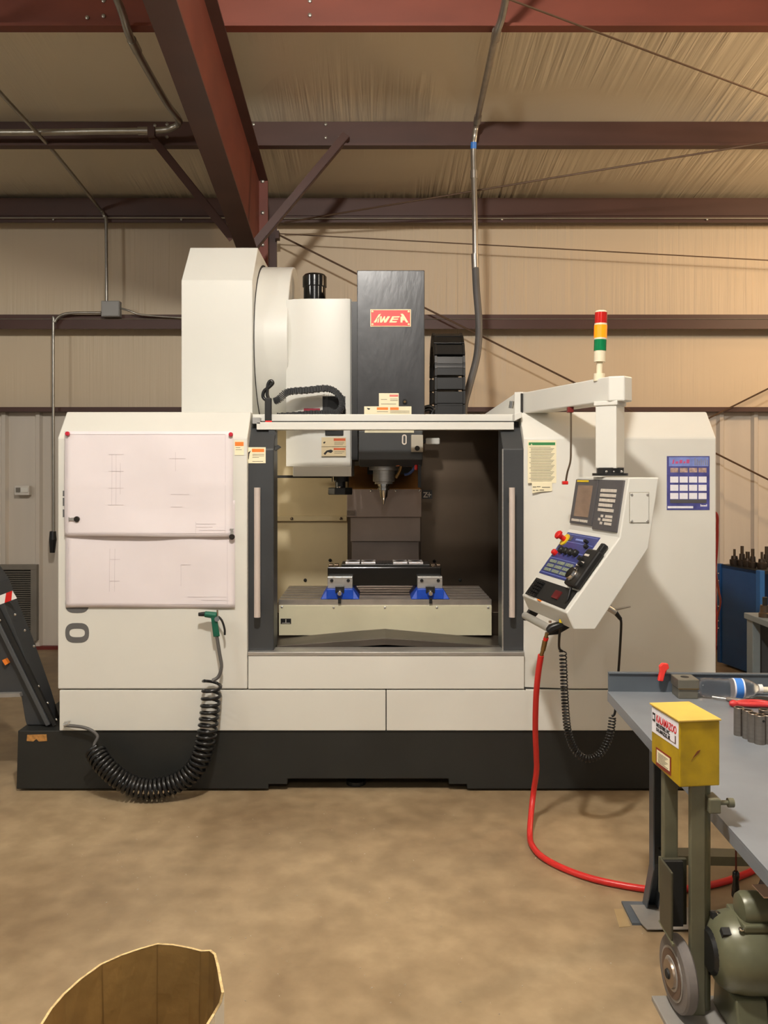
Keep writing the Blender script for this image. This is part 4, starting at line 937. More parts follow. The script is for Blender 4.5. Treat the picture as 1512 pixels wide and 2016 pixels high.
MB().tube(spline([P(1204,1410,3.6),P(1210,1405,3.6),P(1213,1380,3.6),P(1217,1330,3.6),P(1221,1270,3.59),P(1223,1228,3.58),P(1221,1216,3.58)],8),0.0055).build('cord',RUBBER,hw,smooth=60)

# red air hose with black blow gun
rh = thing('red_air_hose','bright red air hose hanging from the pendant rail and looping over the floor','air hose',FL(1200,1740))
g = [P(1074,1240,3.42),P(1080,1247,3.42),P(1108,1235,3.42),P(1110,1228,3.42),P(1100,1224,3.42),P(1082,1230,3.42)]
MB().loft([q+Vector((0,-0.018,0)) for q in g],[q+Vector((0,0.018,0)) for q in g]).build('blow_gun',BLACK,rh,bevel=0.008,smooth=40)
MB().cyl(P(1083,1226,3.40),P(1083,1222,3.40),0.006).build('gun_button',CHROME,rh)
MB().cyl(P(1077,1246,3.44),P(1073,1262,3.45),0.008).cyl(P(1073,1262,3.45),P(1069,1280,3.46),0.011,0.010).cyl(P(1069,1280,3.46),P(1065,1292,3.47),0.008).build('brass_coupling',BRASS,rh,smooth=40)
MB().cyl(P(1075.5,1255,3.445),P(1074,1260,3.45),0.0105).build('coupling_collar',RED,rh,smooth=40)
hz_ = 0.0135
def fh(px,py):
    q = P(px,py,FPX*(H-hz_)/(py-VY)); return q
MB().tube(spline([P(1065,1290,3.47),P(1059,1330,3.5),P(1055,1380,3.55),P(1054,1440,3.62),P(1056,1490,3.68),P(1056,1520,3.72),P(1049,1570,3.76),fh(1043,1640),fh(1050,1668),fh(1075,1692),fh(1130,1718),fh(1200,1738),fh(1300,1752),fh(1400,1742),fh(1478,1716),fh(1540,1680),fh(1640,1640)],10),0.0128,10).build('hose',HOSER,rh,smooth=60)

# ================================================================ chip conveyor
cvy = thing('chip_conveyor','dark grey inclined chip conveyor rising beside the machine','conveyor',P(60,1430,4.2))
D = 4.2
def pz(l): return [(XP(x,D),ZP(y,D)) for x,y in l]
MB().prism_y(pz([(-150,940),(-90,985),(-26,1120),(-8,1146),(8,1188),(40,1266),(77,1371),(95,1430),(94,1430),(0,1225),(-150,990)]),D,D+0.15).build('side_plate',CHAR,cvy,bevel=0.004)
MB().prism_y(pz([(0,1225),(94,1430),(49,1430),(46,1420),(38,1372),(-60,1372),(-120,1300),(-120,990)]),D+0.02,D+0.15).build('lower_housing',CHAR,cvy,bevel=0.004)
MB().prism_y(pz([(-60,1366),(40,1364),(42,1371),(-60,1374)]),D-0.01,D+0.15).build('drip_edge',SHEETM,cvy)
MB().extr([P(-20,1207,D-0.02),P(-12,1204,D-0.02),P(98,1427,D-0.02),P(90,1430,D-0.02)],(0,0.05,0)).build('guide_rail',mat('rail_dark_grey',(76,78,80),0.4),cvy,bevel=0.003)
MB().extr([P(-20,1185,D-0.012),P(-10,1180,D-0.012),P(110,1426,D-0.012),P(104,1430,D-0.012)],(0,0.02,0)).build('belt_slot',DARKIN,cvy)
for px,py in ((0,1221),(19,1254),(38,1286),(57,1319),(76,1351),(94,1384),(111,1417),(30,1210),(49,1241),(67,1272)): bolt(P(px,py,D-(0.02 if px in (0,) else 0.001)),(0,-1,0),0.006,cvy,CHROME)
MB().extr([P(-10,1176,D-0.002),P(24,1163,D-0.002),P(33,1178,D-0.002),P(-10,1194,D-0.002)],(0,0.003,0)).build('hazard_tape',CAPW,cvy)
MB().extr([P(12,1167.5,D-0.004),P(24,1163,D-0.004),P(22,1182,D-0.004),P(9,1187,D-0.004)],(0,0.003,0)).build('tape_stripe',RED,cvy)
MB().extr([P(4,1300,D-0.005),P(10,1297,D-0.005),P(16,1306,D-0.005),P(10,1310,D-0.005)],(0,0.026,0)).build('orange_label',ORANGE,cvy)

# ================================================================ right side: cabinets at the wall
bc = thing('tool_cart','blue steel tool cart with tool holders on top beside the machine','cart',P(1450,1320,6.7))
M = Matrix.Translation((2.815,6.88,0)) @ Matrix.Rotation(math.radians(12),4,'Z')
MB(M).box(0,0.02,-0.50,0,0.02,0.825).build('side_panel',BLUEC,bc,bevel=0.003)
MB(M).box(-0.012,0.02,-0.02,0.02,0.02,0.83).build('rear_post',BLUEC,bc,bevel=0.003)
MB(M).box(-0.012,0.03,-0.52,-0.47,0.02,0.83).build('front_post',mat('cart_post_blue',(48,104,168),0.4),bc,bevel=0.003)
MB(M).box(0.02,0.8,-0.02,0,0.02,0.82).build('back_panel',BLUEC,bc)
MB(M).box(0.0,0.8,-0.50,-0.0,0.80,0.825).build('top_shelf',BASEM,bc)
MB(M).box(0.02,0.8,-0.48,-0.02,0.40,0.43).build('shelf',BASEM,bc); MB(M).box(0.02,0.8,-0.50,-0.02,0.06,0.10).build('bottom_shelf',BLUEC,bc)
for (a,b) in ((-0.45,0.06),(-0.45,0.74),(-0.06,0.06),(-0.06,0.74)): MB(M).cyl((b-0.02,a,0.03),(b+0.02,a,0.03),0.03).build('caster',BLACK,bc,smooth=40)
def bolts_on(M,pts,par):
    for (y,z) in pts: MB(M).lathe((-0.012,y,z),(-1,0,0),[(0,0.007),(0.004,0.005)],8).build('rivet',CHROME,par)
bolts_on(M,[(0.0,0.75),(0.0,0.69),(0.0,0.62),(0.0,0.48),(0.0,0.36),(0.0,0.30)],bc)
th_kind = [(0.03,0.10,0.012),(0.026,0.13,0.016),(0.03,0.09,0.02),(0.024,0.12,0.016)]
TH = ['short dark cone tool holder at the rear corner of the blue cart','tall dark tool holder with a square shank on the blue cart','stubby dark tool holder between two taller ones on the cart','tall slim dark tool holder near the front of the blue cart','dark collet tool holder at the cart edge by the grey cabinet','dark cutter holder further in on the blue cart']
for i,(px,dpt) in enumerate(((1446,6.80),(1461,6.74),(1472,6.68),(1482,6.60),(1500,6.55),(1509,6.70))):
    r,h,rt = th_kind[i%4]; q = P(px,1100,dpt); base = Vector((q.x,dpt,0.826))
    t = thing('tool_holder',TH[i],'tool holder',base)
    MB().lathe(base,(0,0,1),[(0,r*1.1),(0.02,r*1.25),(0.045,r*1.25),(0.05,r*0.9),(h*0.75,r*0.8)],16).build('body',mat('holder_dark_%d'%i,(72,62,54),0.35,0.6) if i == 0 else MATS['holder_dark_0'],t,smooth=40)
    MB().cyl(base+Vector((0,0,h*0.72)),base+Vector((0,0,h+0.03)),rt*0.8,n=12).build('shank',STEELD,t,smooth=40)
gc = thing('grey_work_table','grey steel work table standing past the machine corner','table',(2.3,3.8,0))
gx = 1.90
MB().box(gx,gx+0.9,3.0,4.34,0.82,0.85).build('top',GREYC,gc,bevel=0.003)
MB().box(gx+0.01,gx+0.05,4.26,4.33,0.0,0.82).build('leg',GREYC,gc,bevel=0.003)
MB().box(gx+0.84,gx+0.88,4.26,4.33,0.0,0.82).build('leg',GREYC,gc,bevel=0.003)
MB().box(gx+0.01,gx+0.05,3.02,3.09,0.0,0.82).build('leg',GREYC,gc,bevel=0.003); MB().box(gx+0.84,gx+0.88,3.02,3.09,0.0,0.82).build('leg',GREYC,gc,bevel=0.003)
MB().box(gx+0.02,gx+0.88,4.29,4.31,0.1,0.80).build('back_sheet',CHAR,gc)
MB().box(gx+0.02,gx+0.88,3.04,4.29,0.14,0.17).build('shelf',GREYC,gc)
tvs = thing('drill_chuck','small dark steel chuck standing on the grey work table','chuck',(XP(1506,4.2),4.2,0.85))
q = Vector((XP(1506,4.2),4.2,0.85))
MB().lathe(q,(0,0,1),[(0,0.03),(0.02,0.03),(0.025,0.024),(0.06,0.022)],16).build('chuck_body',STEELD,tvs,smooth=40)
MB().cyl(q+Vector((0.0,0,0.06)),q+Vector((0.0,0,0.10)),0.012).build('chuck_jaws',BLACK,tvs,smooth=40)
rhs = thing('side_air_hose','thin red air hose hanging down the side of the machine near the blue cart','air hose',P(1408,1534,4.3))
HD = mat('hose_dark_red',(160,40,28),0.4)
MB().tube(spline([(1.672,4.32,ZP(1008,4.32)),P(1409,1010,4.3),P(1412,1040,4.3),P(1411,1080,4.3),P(1408,1120,4.3),P(1408,1180,4.3),P(1410,1220,4.3),P(1408,1270,4.3),P(1404,1330,4.3),P(1405,1450,4.3),P(1415,1525,4.3),(1.95,4.45,0.008)],8),0.0075).build('hose',HD,rhs,smooth=60)
MB().tube(spline([P(1408,1122,4.3),P(1411,1142,4.5),P(1415,1165,4.9),P(1418,1190,5.7),P(1408,1230,6.6)],8),0.0065).build('branch_hose',HD,rhs,smooth=60)
MB().cyl((1.668,4.32,ZP(1008,4.32)),(1.69,4.32,ZP(1008,4.32)),0.013).build('hose_fitting',BRASS,rhs,smooth=40)

# ================================================================ workbench
BA = -math.radians(2.4)                                             # bench is turned slightly
BM = Matrix.Translation((0.814,2.96,0)) @ Matrix.Rotation(BA,4,'Z')  # local: x right, -y towards the camera
BZ = 0.80
wbn = thing('workbench','blue-grey steel workbench with a raised back lip in the foreground','workbench',BM @ Vector((0.36,-0.9,0)))
BWID, BLEN = 0.74, 1.75
MB(BM).box(0,BWID,-BLEN,0,BZ-0.004,BZ).build('top',BENCH,wbn)
MB(BM).box(0,0.004,-BLEN,0,BZ-0.034,BZ-0.004).box(BWID-0.004,BWID,-BLEN,0,BZ-0.034,BZ-0.004).box(0.004,BWID-0.004,-BLEN,-BLEN+0.004,BZ-0.034,BZ-0.004).box(0.004,BWID-0.004,-0.004,0,BZ-0.034,BZ-0.004).build('edge_lip',BENCH,wbn,bevel=0.0015)
MB(BM).box(0.004,BWID,0.0,0.012,BZ-0.004,BZ+0.066).box(0.004,BWID,-0.006,0.014,BZ+0.062,BZ+0.068).build('back_lip',BENCHD,wbn,bevel=0.002)
def leg(x,y,flare):
    m = MB(BM)
    # U-channel leg, straight above and flared at the foot
    for (x0,x1,y0,y1) in ((-0.022,-0.018,-0.025,0.025),(0.018,0.022,-0.025,0.025),(-0.018,0.018,0.021,0.025)):
        a = [(x+x0,y+y0),(x+x1,y+y0),(x+x1,y+y1),(x+x0,y+y1)]
        m.loft([(p,q,0.20) for p,q in a],[(p,q,BZ-0.036) for p,q in a]); m.loft([(p-flare*0.006,q+0.11,0.008) for p,q in a],[(p,q,0.20) for p,q in a])
    m.build('leg',BENCHD,wbn)
    MB(BM).box(x-0.09 if flare < 0 else x-0.03,x+0.03 if flare < 0 else x+0.09,y-0.01,y+0.14,0.0,0.008).build('foot_plate',BENCHD,wbn)
leg(0.165,-0.035,-1); leg(0.565,-0.035,1); leg(0.165,-BLEN+0.10,-1); leg(0.565,-BLEN+0.10,1)
MB(BM).box(0.17,0.56,-0.09,-0.03,0.262,0.266).box(0.17,0.56,-0.094,-0.09,0.235,0.266).build('stretcher',OLIVE,wbn)
MB(BM).box(0.17,0.56,-BLEN+0.08,-BLEN+0.14,0.262,0.266).build('stretcher',OLIVE,wbn)
pl_ = [FL(1241,1788),FL(1308,1788),FL(1420,1800),FL(1420,1836),FL(1274,1836),FL(1262,1824)]
MB().prism_z([(q.x,q.y) for q in pl_],0.0095,0.0125).build('sheet_offcut',SHEETM)
tag(bpy.data.objects['sheet_offcut'],'pale grey sheet metal offcut lying on the floor by the bench leg','metal sheet')
pl2 = [FL(1214,1790),FL(1232,1790),FL(1247,1824),FL(1225,1826)]
MB().prism_z([(q.x-0.01,q.y) for q in pl2],0.0,0.0015).build('adhesive_strip',mat('adhesive_clear_film',(168,144,104),0.3,var=0.1))
tag(bpy.data.objects['adhesive_strip'],'yellowed adhesive film stuck to the floor by the bench foot','film')
# hanging file handle below the stretcher
q = P(1449,1691,2.83)
hf = thing('hanging_scraper','small scraper with black handle hanging below the bench stretcher','hand tool',q)
MB().cyl(q+Vector((0,0,0.03)),q+Vector((0,0,-0.045)),0.003).build('shaft',mat('rusty_shaft',(96,40,30),0.5,0.4),hf)
MB().lathe(q+Vector((0,0,-0.04)),(-0.03,0,-1),[(0,0.006),(0.006,0.011),(0.02,0.012),(0.03,0.009),(0.06,0.0125),(0.085,0.0125),(0.095,0.006)],16).build('handle',BLACKG,hf,smooth=50)

def onb(px,py,z=None):                                              # pixel of a point on the bench top
    z = BZ if z is None else z
    return P(px,py,FPX*(H-z)/(py-VY))
# steel blocks
def block(c0,sx_,sy_,z0,h,ang,name,label):
    t = thing(name,label,'block',Vector((c0.x,c0.y,z0)))
    M = Matrix.Translation((c0.x,c0.y,z0)) @ Matrix.Rotation(ang,4,'Z')
    MB(M).box(0,sx_,0,sy_,0,h).build('body',mat(name+'_steel_%d'%int(h*1000),(122,118,106),0.4,0.5,var=0.1,scale=20),t,bevel=0.0025)
    return t,M
c0 = onb(1336,1376)
block(c0,0.066,0.072,BZ,0.034,-0.03,'steel_block','lower grey steel die block standing on the bench by the back lip')
t,M = block(c0+Vector((-0.003,-0.004,0)),0.072,0.080,BZ+0.0345,0.032,-0.03,'steel_block','upper grey steel die block with an oval hole in its top')
MB(M).cyl((0.036,0.042,0.0315),(0.036,0.042,0.0328),0.014,n=20).build('hole',DARKIN,t)
MB(M).box(0.0005,0.071,-0.001,0.001,-0.001,0.002).build('seam',BRASS,t)
# red clip on the lip
rcq = P(1306,1330,2.93)
rc_ = thing('red_spring_clip','bright red plastic clip hooked over the bench back lip','clip',BM @ Vector((0.20,0.006,BZ+0.068)))
MB().extr([P(1299,1312,2.925),P(1305,1306,2.925),P(1316,1307,2.925),P(1318,1316,2.925),P(1311,1322,2.925),P(1306,1342,2.925),P(1296,1341,2.925),P(1300,1324,2.925)],(0,0.016,0)).build('jaw',mat('clip_red',(236,62,54),0.35),rc_,bevel=0.003)
MB().extr([P(1300,1314,2.943),P(1316,1312,2.943),P(1312,1322,2.943),P(1304,1340,2.975),P(1297,1339,2.975)],(0,0.012,0)).build('rear_jaw',MATS['clip_red'],rc_,bevel=0.003)
# water bottle
bq = onb(1380,1374); b0 = Vector((bq.x,bq.y+0.01,BZ+0.034)); bd = Vector((1,-0.10,0)).normalized()
bt = thing('water_bottle','clear plastic water bottle with a blue and white label lying on the bench','bottle',b0+Vector((0.1,0,-0.034)))
MB().lathe(b0,bd,[(0,0.024),(0.004,0.030),(0.02,0.033),(0.03,0.031),(0.04,0.033),(0.055,0.030),(0.065,0.0325),(0.08,0.029),(0.10,0.032),(0.145,0.033),(0.155,0.032),(0.175,0.024),(0.19,0.014),(0.197,0.0125)],24).build('body',CLEAR,bt,smooth=60)
MB().lathe(b0,bd,[(0.108,0.0335),(0.142,0.0335)],24).build('label',WHITEP,bt,smooth=40)
MB().lathe(b0,bd,[(0.113,0.0340),(0.137,0.0340)],24).build('label_print',BOTTLEB,bt,smooth=40)
MB().lathe(b0,bd,[(0.193,0.015),(0.206,0.015),(0.207,0.013)],20).build('cap',CAPW,bt,smooth=40)
# white pipe, screwdriver, wires
q = onb(1477,1370); wp = MB().cyl((q.x,q.y+0.012,BZ+0.020),(q.x+0.22,q.y-0.012,BZ+0.020),0.010,n=16)
wp.cyl((q.x+0.10,q.y+0.006,BZ),(q.x+0.10,q.y+0.006,BZ+0.02),0.006).cyl((q.x+0.20,q.y-0.010,BZ),(q.x+0.20,q.y-0.010,BZ+0.02),0.006)
tag(wp.build('white_pipe',mat('pipe_ivory',(226,218,196),0.4),smooth=40),'short ivory plastic pipe lying behind the bottle cap on the bench','pipe')
q = onb(1402,1377); q2 = onb(1482,1388)
sd_ = thing('screwdriver','steel screwdriver with a slim grey handle lying before the bottle','screwdriver',(q+q2)/2)
up = Vector((0,0,0.0085)); dd = (q2-q).normalized()
MB().cyl(q+up,q+up+dd*0.05,0.0035,n=10).build('shaft',STEEL,sd_,smooth=40)
MB().lathe(q+up+dd*0.045,dd,[(0,0.005),(0.006,0.008),(0.06,0.0085),(0.085,0.0075),(0.088,0.005)],14).build('handle',mat('driver_handle_grey',(120,112,106),0.4,0.3),sd_,smooth=40)
MB().lathe(q+up+dd*0.131,dd,[(0,0.0078),(0.01,0.0078)],14).build('yellow_ring',YEL,sd_,smooth=40)
q = onb(1480,1384)
pk = thing('side_cutters','black handled side cutters lying in the clutter on the bench','pliers',q)
MB().tube(spline([q+Vector((0,0,0.008)),q+Vector((0.03,0.012,0.012)),q+Vector((0.07,0.008,0.01)),q+Vector((0.12,-0.01,0.008))],6),0.007).build('handle',BLACK,pk,smooth=60)
MB().tube(spline([q+Vector((0,0.0,0.009)),q+Vector((0.03,-0.015,0.012)),q+Vector((0.07,-0.02,0.01)),q+Vector((0.12,-0.04,0.008))],6),0.007).build('handle',BLACK,pk,smooth=60)
MB().prism_z([(q.x-0.05,q.y+0.004),(q.x,q.y+0.012),(q.x+0.01,q.y-0.012),(q.x-0.01,q.y-0.012)],BZ+0.003,BZ+0.014).build('head',STEELD,pk,bevel=0.002)
q = onb(1436,1392)
rw = thing('red_pliers','pliers with long red dipped handles lying behind the steel sleeves','pliers',q)
MB().lathe(q+Vector((0.0,0,0.012)),(1,-0.1,0),[(0,0.006),(0.01,0.012),(0.02,0.011),(0.03,0.006)],14).build('jaw',mat('grip_red',(196,50,52),0.45),rw,smooth=50)
MB().tube(spline([q+Vector((0.02,0,0.012)),q+Vector((0.06,0.012,0.014)),q+Vector((0.11,0.004,0.014)),q+Vector((0.17,-0.045,0.012))],8),0.0085).build('handle',MATS['grip_red'],rw,smooth=60)
MB().tube(spline([q+Vector((0.02,0,0.012)),q+Vector((0.06,-0.012,0.012)),q+Vector((0.12,-0.02,0.012)),q+Vector((0.20,-0.07,0.012))],8),0.0085).build('handle',MATS['grip_red'],rw,smooth=60)
# steel sleeves
SL = mat('turned_steel',(146,138,130),0.28,0.9,var=0.1,scale=20,stretch=(1,1,6))
SLL = ['polished steel sleeve standing at the end of the cluster nearest the yellow guard']+['polished steel sleeve with a set screw hole standing packed in the cluster on the bench']*5
s0 = None
for i,(px,py) in enumerate(((1455,1447),(1472,1453),(1483,1460),(1496,1464),(1511,1463),(1504,1452))):
    q = onb(px,py)
    if s0 is None:
        s0 = thing('steel_sleeve',SLL[0],'sleeve',q,'steel sleeves on the bench')
        N = 20; r0, r1, h = 0.0150, 0.0105, 0.082
        MB().lathe(q,(0,0,1),[(0,r0),(h-0.001,r0),(h,r0-0.001),(h,r1),(h-0.012,r1)],N).build('sleeve_body',SL,s0,smooth=40)
        MB().cyl(q+Vector((0.004,-0.0148,0.068)),q+Vector((0.004,-0.0154,0.068)),0.0036,n=10).build('screw_hole',DARKIN,s0)
        MB().cyl(q+Vector((0,0,h-0.013)),q+Vector((0,0,h-0.011)),r1,n=16).build('bore',DARKIN,s0)
    else: copy_thing(s0,q,SLL[i])

# ================================================================ belt grinder
GM = Matrix.Rotation(0,4,'Z')
bg_ = thing('belt_grinder','tall olive-grey belt grinder with a dirty yellow top guard beside the bench','grinder',(0.72,1.80,0))
GZ = 0.395
MB().box(0.618,1.0,1.60,1.887,GZ-0.012,GZ).build('base_plate',SHEETM,bg_,bevel=0.002)
MB().box(0.70,0.98,1.64,1.86,0.0,GZ-0.012).build('stand',OLIVE,bg_,bevel=0.004)
# front bar, round bar and rear bar
MB().box(0.679,0.712,1.815,1.83,GZ,0.905).build('front_bar',OLIVE,bg_,bevel=0.003)
MB().cyl((0.722,1.843,GZ),(0.722,1.843,0.905),0.011,n=16).build('round_bar',MOTORG,bg_,smooth=40)
MB().box(0.645,0.678,1.885,1.905,0.62,0.905).build('rear_bar',OLIVE,bg_,bevel=0.003)
MB().box(0.640,0.685,1.90,1.905,0.62,0.70).build('bar_plate',OLIVE,bg_)
# yellow guard box
GA = math.radians(7)
YM = Matrix.Translation((0.650,1.80,0)) @ Matrix.Rotation(GA,4,'Z')
gz0, gz1 = 0.895, 1.036
yb = MB(YM).loft([(0,0,gz0),(0.092,0,gz0),(0.092,0.135,gz0+0.002),(0,0.135,gz0+0.010)],[(0,0,gz1),(0.092,0,gz1),(0.092,0.135,gz1),(0,0.135,gz1)]).build('guard_box',YBOX,bg_,bevel=0.003)
MB(YM).box(-0.003,0.094,-0.003,0.139,gz1,gz1+0.004).build('guard_lid',YTOP,yb,bevel=0.001)
def gface(u,v,o): return YM @ Vector((-o,0.135*(1-u),gz1-(gz1-gz0)*v))        # label side: u 0 far .. 1 near, v down
def gquad(u0,u1,v0,v1,o,name,m,par): return MB().loft([gface(u0,v0,o),gface(u1,v0,o),gface(u1,v1,o),gface(u0,v1,o)],[gface(u0,v0,o+0.0006),gface(u1,v0,o+0.0006),gface(u1,v1,o+0.0006),gface(u0,v1,o+0.0006)]).build(name,m,par)
gl_ = gquad(0.03,0.975,0.02,0.42,0.0002,'maker_label',WHITEP,yb)
rt = YM.to_3x3() @ Vector((0,-1,0)); upv = Vector((0,0,1))
text('KALAMAZOO',gface(0.20,0.215,0.0),rt,upv,0.0235,0.0012,0.66,0.0002).build('label_title',mat('label_red',(196,28,40),0.5),yb)
t1 = text('INDUSTRIES, INC.',gface(0.20,0.29,0.0),rt,upv,0.0115,0.0012,0.74,0.0001); text('KALAMAZOO, MI.',gface(0.20,0.365,0.0),rt,upv,0.0115,0.0012,0.74,0.0001,mb=t1)
t1.build('label_address',INK,yb)
gquad(0.06,0.16,0.10,0.235,0.0008,'label_logo',INK,yb); gquad(0.085,0.135,0.135,0.20,0.0014,'logo_inset',WHITEP,yb)
gquad(0.86,0.89,0.25,0.37,0.0008,'label_tear',mat('label_tear_brown',(96,66,52),0.6),yb); gquad(0.45,0.86,0.365,0.372,0.0008,'label_rule',MATS['label_tear_brown'],yb)
gquad(0.18,0.72,0.63,0.92,0.0002,'caution_plate',mat('caution_dark_red',(130,44,26),0.5),yb); gquad(0.22,0.68,0.66,0.86,0.0008,'caution_field',STICK,yb)
m = MB()
for i in range(7):
    v = 0.69+0.024*i; u1 = 0.62-(i%3)*0.05
    m.loft([gface(0.27,v,0.0014),gface(u1,v,0.0014),gface(u1,v+0.008,0.0014),gface(0.27,v+0.008,0.0014)],[gface(0.27,v,0.0018),gface(u1,v,0.0018),gface(u1,v+0.008,0.0018),gface(0.27,v+0.008,0.0018)])
m.build('caution_lines',PRINT,yb)
# rust marks on the front of the guard
MB(YM).prism_y([(0.040,gz0+0.077),(0.047,gz0+0.080),(0.044,gz0+0.073),(0.030,gz0+0.062),(0.026,gz0+0.056),(0.032,gz0+0.066)],-0.0008,0.0).build('rust_scratch',mat('rust_brown',(112,62,14),0.7),yb)
# tension clamp
MB().box(0.716,0.742,1.805,1.85,0.836,0.868).build('clamp_block',OLIVE,bg_,bevel=0.003)
MB().cyl((0.740,1.825,0.853),(0.768,1.825,0.853),0.005).cyl((0.764,1.825,0.853),(0.776,1.825,0.853),0.010).build('clamp_screw',OLIVE,bg_,smooth=40)
# platen guard above the wheel
MB().box(0.632,0.637,1.80,1.875,0.565,0.712).box(0.637,0.690,1.865,1.875,0.565,0.712).build('platen_guard',mat('guard_dark_olive',(66,64,50),0.45,0.2,var=0.2,scale=10),bg_,bevel=0.002)
MB().box(0.638,0.678,1.855,1.864,0.567,0.710).build('platen',DARKIN,bg_)  # dark sheet, shade of the open guard's inside put into its colour
MB().tube([(0.634,1.79,0.562),(0.634,1.88,0.566)],0.003).build('guard_rim',MOTORG,bg_)
# contact wheel
wc = Vector((0.646,1.832,0.477)); wx = Vector((1,0.06,0)).normalized()
wh = MB().lathe(wc,wx,[(0,0.060),(0.001,0.074),(0.005,0.078),(0.022,0.078),(0.026,0.074)],40).build('contact_wheel',TYRE,bg_,smooth=30)
MB().lathe(wc-wx*0.002,wx,[(0,0.052),(0.0,0.055),(0.004,0.055)],40).build('rim_ring',SHEETM,wh,smooth=30)
MB().lathe(wc-wx*0.0032,wx,[(0,0.050),(0.003,0.050)],40).build('wheel_web',mat('wheel_web_brown',(104,84,72),0.5,0.3),wh,smooth=30)
MB().lathe(wc-wx*0.010,wx,[(0,0.021),(0.001,0.028),(0.008,0.030)],30).build('wheel_hub',DIALW,wh,smooth=30)
MB().lathe(wc-wx*0.014,wx,[(0,0.009),(0.006,0.012)],20).build('axle_nut',DARKIN,wh,smooth=30)
MB().lathe(wc-wx*0.0045,wx,[(0,0.034),(0.002,0.036)],30).build('hub_flange',SHEETM,wh,smooth=30)
# motor
mc = Vector((0.715,1.80,0.545)); mxd = Vector((1,0,0))
mo = MB().lathe(mc,mxd,[(0,0.045),(0.012,0.066),(0.030,0.078),(0.06,0.084),(0.30,0.084),(0.32,0.06)],36).build('motor_body',MOTORG,bg_,smooth=35)
MB().lathe(mc-mxd*0.006,mxd,[(0,0.04),(0.010,0.05)],28).build('end_bell',BLACK,mo,smooth=35)
for a in (0.5,1.3,2.1,2.9,3.7): MB(Matrix.Translation(mc) @ Matrix.Rotation(a,4,'X')).box(0.010,0.03,-0.008,0.008,-0.076,-0.060).build('vent_slot',DARKIN,mo)
MB().lathe(mc+Vector((0.055,-0.01,0.095)),mxd,[(0,0.020),(0.004,0.032),(0.012,0.036),(0.24,0.036),(0.25,0.03)],24).build('capacitor_cover',MOTORG,mo,smooth=35)
MB().box(mc.x+0.05,mc.x+0.31,mc.y-0.055,mc.y+0.04,mc.z+0.066,mc.z+0.082).build('cover_flange',MOTORG,mo,bevel=0.004)
MB().box(mc.x+0.10,mc.x+0.28,mc.y-0.035,mc.y+0.02,mc.z+0.130,mc.z+0.133).build('rating_plate',mat('rating_plate_pink',(226,190,166),0.4,0.3),mo)
for a,b in ((0.046,-0.05),(0.022,0.015)): bolt((mc.x+a,mc.y+b,mc.z+0.072),(0,0,1),0.006,mo,CHROME)
MB().loft([(0.745,1.72,GZ),(0.81,1.72,GZ),(0.81,1.86,GZ),(0.745,1.86,GZ)],[(0.745,1.74,0.475),(0.81,1.74,0.475),(0.81,1.85,0.475),(0.745,1.85,0.475)]).build('motor_mount',MOTORG,bg_,bevel=0.004)
MB().box(0.83,1.0,1.74,1.86,GZ,0.475).build('motor_cradle',OLIVE,bg_,bevel=0.004)

# ================================================================ cardboard carton in the foreground
ct = thing('cardboard_carton','open cardboard carton with white outside and brown inside, standing in the foreground','carton',(-0.56,1.78,0))
rim_px = [(103,1987,0.452),(128,1958,0.450),(160,1929,0.452),(200,1900,0.455),(240,1882,0.452),(275,1870,0.452),(310,1860,0.455),(340,1862,0.452),(372,1868,0.448),(396,1874,0.446),(412,1873,0.445),(421,1880,0.45),(427,1905,0.455),(432,1935,0.45),(436,1955,0.44),(431,1975,0.42),(418,1997,0.40),(404,2020,0.39)]
rim = [P(px,py,FPX*(H-z)/(py-VY)) for px,py,z in rim_px]
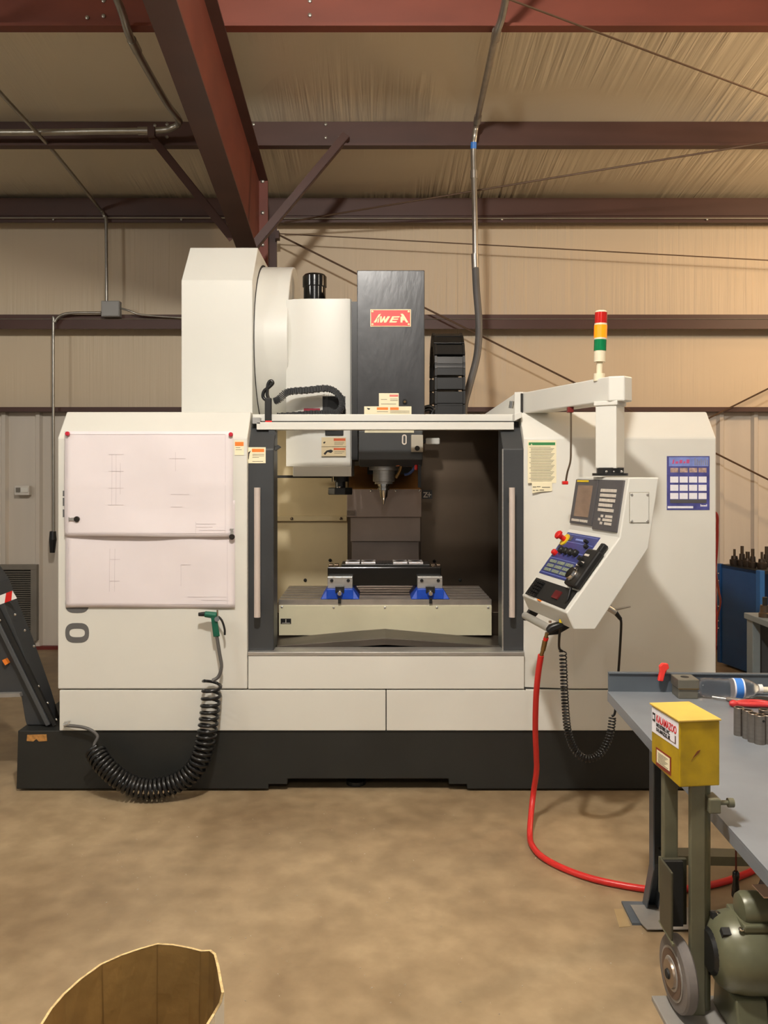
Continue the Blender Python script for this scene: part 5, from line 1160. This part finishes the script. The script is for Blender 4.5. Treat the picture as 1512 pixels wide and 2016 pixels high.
# close the loop out of the frame
last, first = rim[-1], rim[0]
extra = [Vector((-0.36,1.50,0.40)),Vector((-0.46,1.44,0.43)),Vector((-0.58,1.43,0.45)),Vector((-0.66,1.50,0.45)),Vector((-0.68,1.62,0.45))]
loop = rim+extra
cen = Vector((sum(q.x for q in loop)/len(loop),sum(q.y for q in loop)/len(loop),0))
def shell(off,name,m,par,zlo):
    mb = MB(); n = len(loop); rows = []
    for f in (0.0,0.25,0.5,0.75,1.0):
        row = []
        for i,q in enumerate(loop):
            base = cen+(Vector((q.x,q.y,0))-cen)*(0.93+0.07*f); dirv = (Vector((q.x,q.y,0))-cen).normalized()
            z = zlo+(q.z-zlo)*f; wob = 0.003*math.sin(i*2.1+f*5)*f*(1-f)*4
            row.append(base+dirv*(off+wob)+Vector((0,0,z)))
        rows.append(row)
    vs = [p for r in rows for p in r]; fs = []
    for k in range(4):
        for i in range(n): j=(i+1)%n; fs.append((k*n+i,k*n+j,(k+1)*n+j,(k+1)*n+i))
    mb.add(vs,fs); mb.f.append(tuple(range(n)))
    return mb.build(name,m,par), rows
o1,r1 = shell(0.0,'inner_liner',CARD,ct,0.006)
o2,r2 = shell(0.006,'outer_face',CARDW,ct,0.0)
mb = MB(); n = len(loop)
for i in range(n):
    j=(i+1)%n; a,b,c,d = r1[-1][i],r1[-1][j],r2[-1][j],r2[-1][i]; z = Vector((0,0,0.001)); mb.quad(a+z,b+z,c+z,d+z)
mb.build('torn_rim',mat('corrugated_edge',(206,178,126),0.8,var=0.3,scale=90),ct)
CREASE = mat('crease_brown',(118,88,42),0.8)
for i in (3,6,9):
    mb = MB()
    for k in range(4):
        pa,pb = r1[k+1][i],r1[k][i]; inn = (cen-Vector((pa.x,pa.y,0))).normalized()*0.0025
        sdir = Vector((-inn.y,inn.x,0)).normalized()*0.0011
        mb.quad(pa+inn-sdir,pa+inn+sdir,pb+inn+sdir,pb+inn-sdir)
    mb.build('fold_crease',CREASE,ct)

# metal chips scattered on the floor
mb = MB()
for i in range(140):
    px = random.uniform(420,1290); py = 1600+400*random.random()**1.2
    if i > 100: px = random.uniform(120,420); py = random.uniform(1600,1840)
    q = FL(px,py); s = random.uniform(0.0012,0.004); a = random.random()*PI
    u = Vector((math.cos(a),math.sin(a),0))*s; v = Vector((-math.sin(a),math.cos(a),0))*s*0.5
    z = Vector((0,0,0.0006)); h = Vector((0,0,0.0015))
    mb.loft([q+z-u,q+z+v,q+z+u,q+z-v],[q+z+h-u*0.6,q+z+h+v*0.6,q+z+h+u*0.6,q+z+h-v*0.6])
o = mb.build('metal_chips',mat('bright_swarf',(226,214,196),0.3,0.6)); tag(o,'tiny bright metal chips scattered over the concrete floor','swarf',kind='stuff')
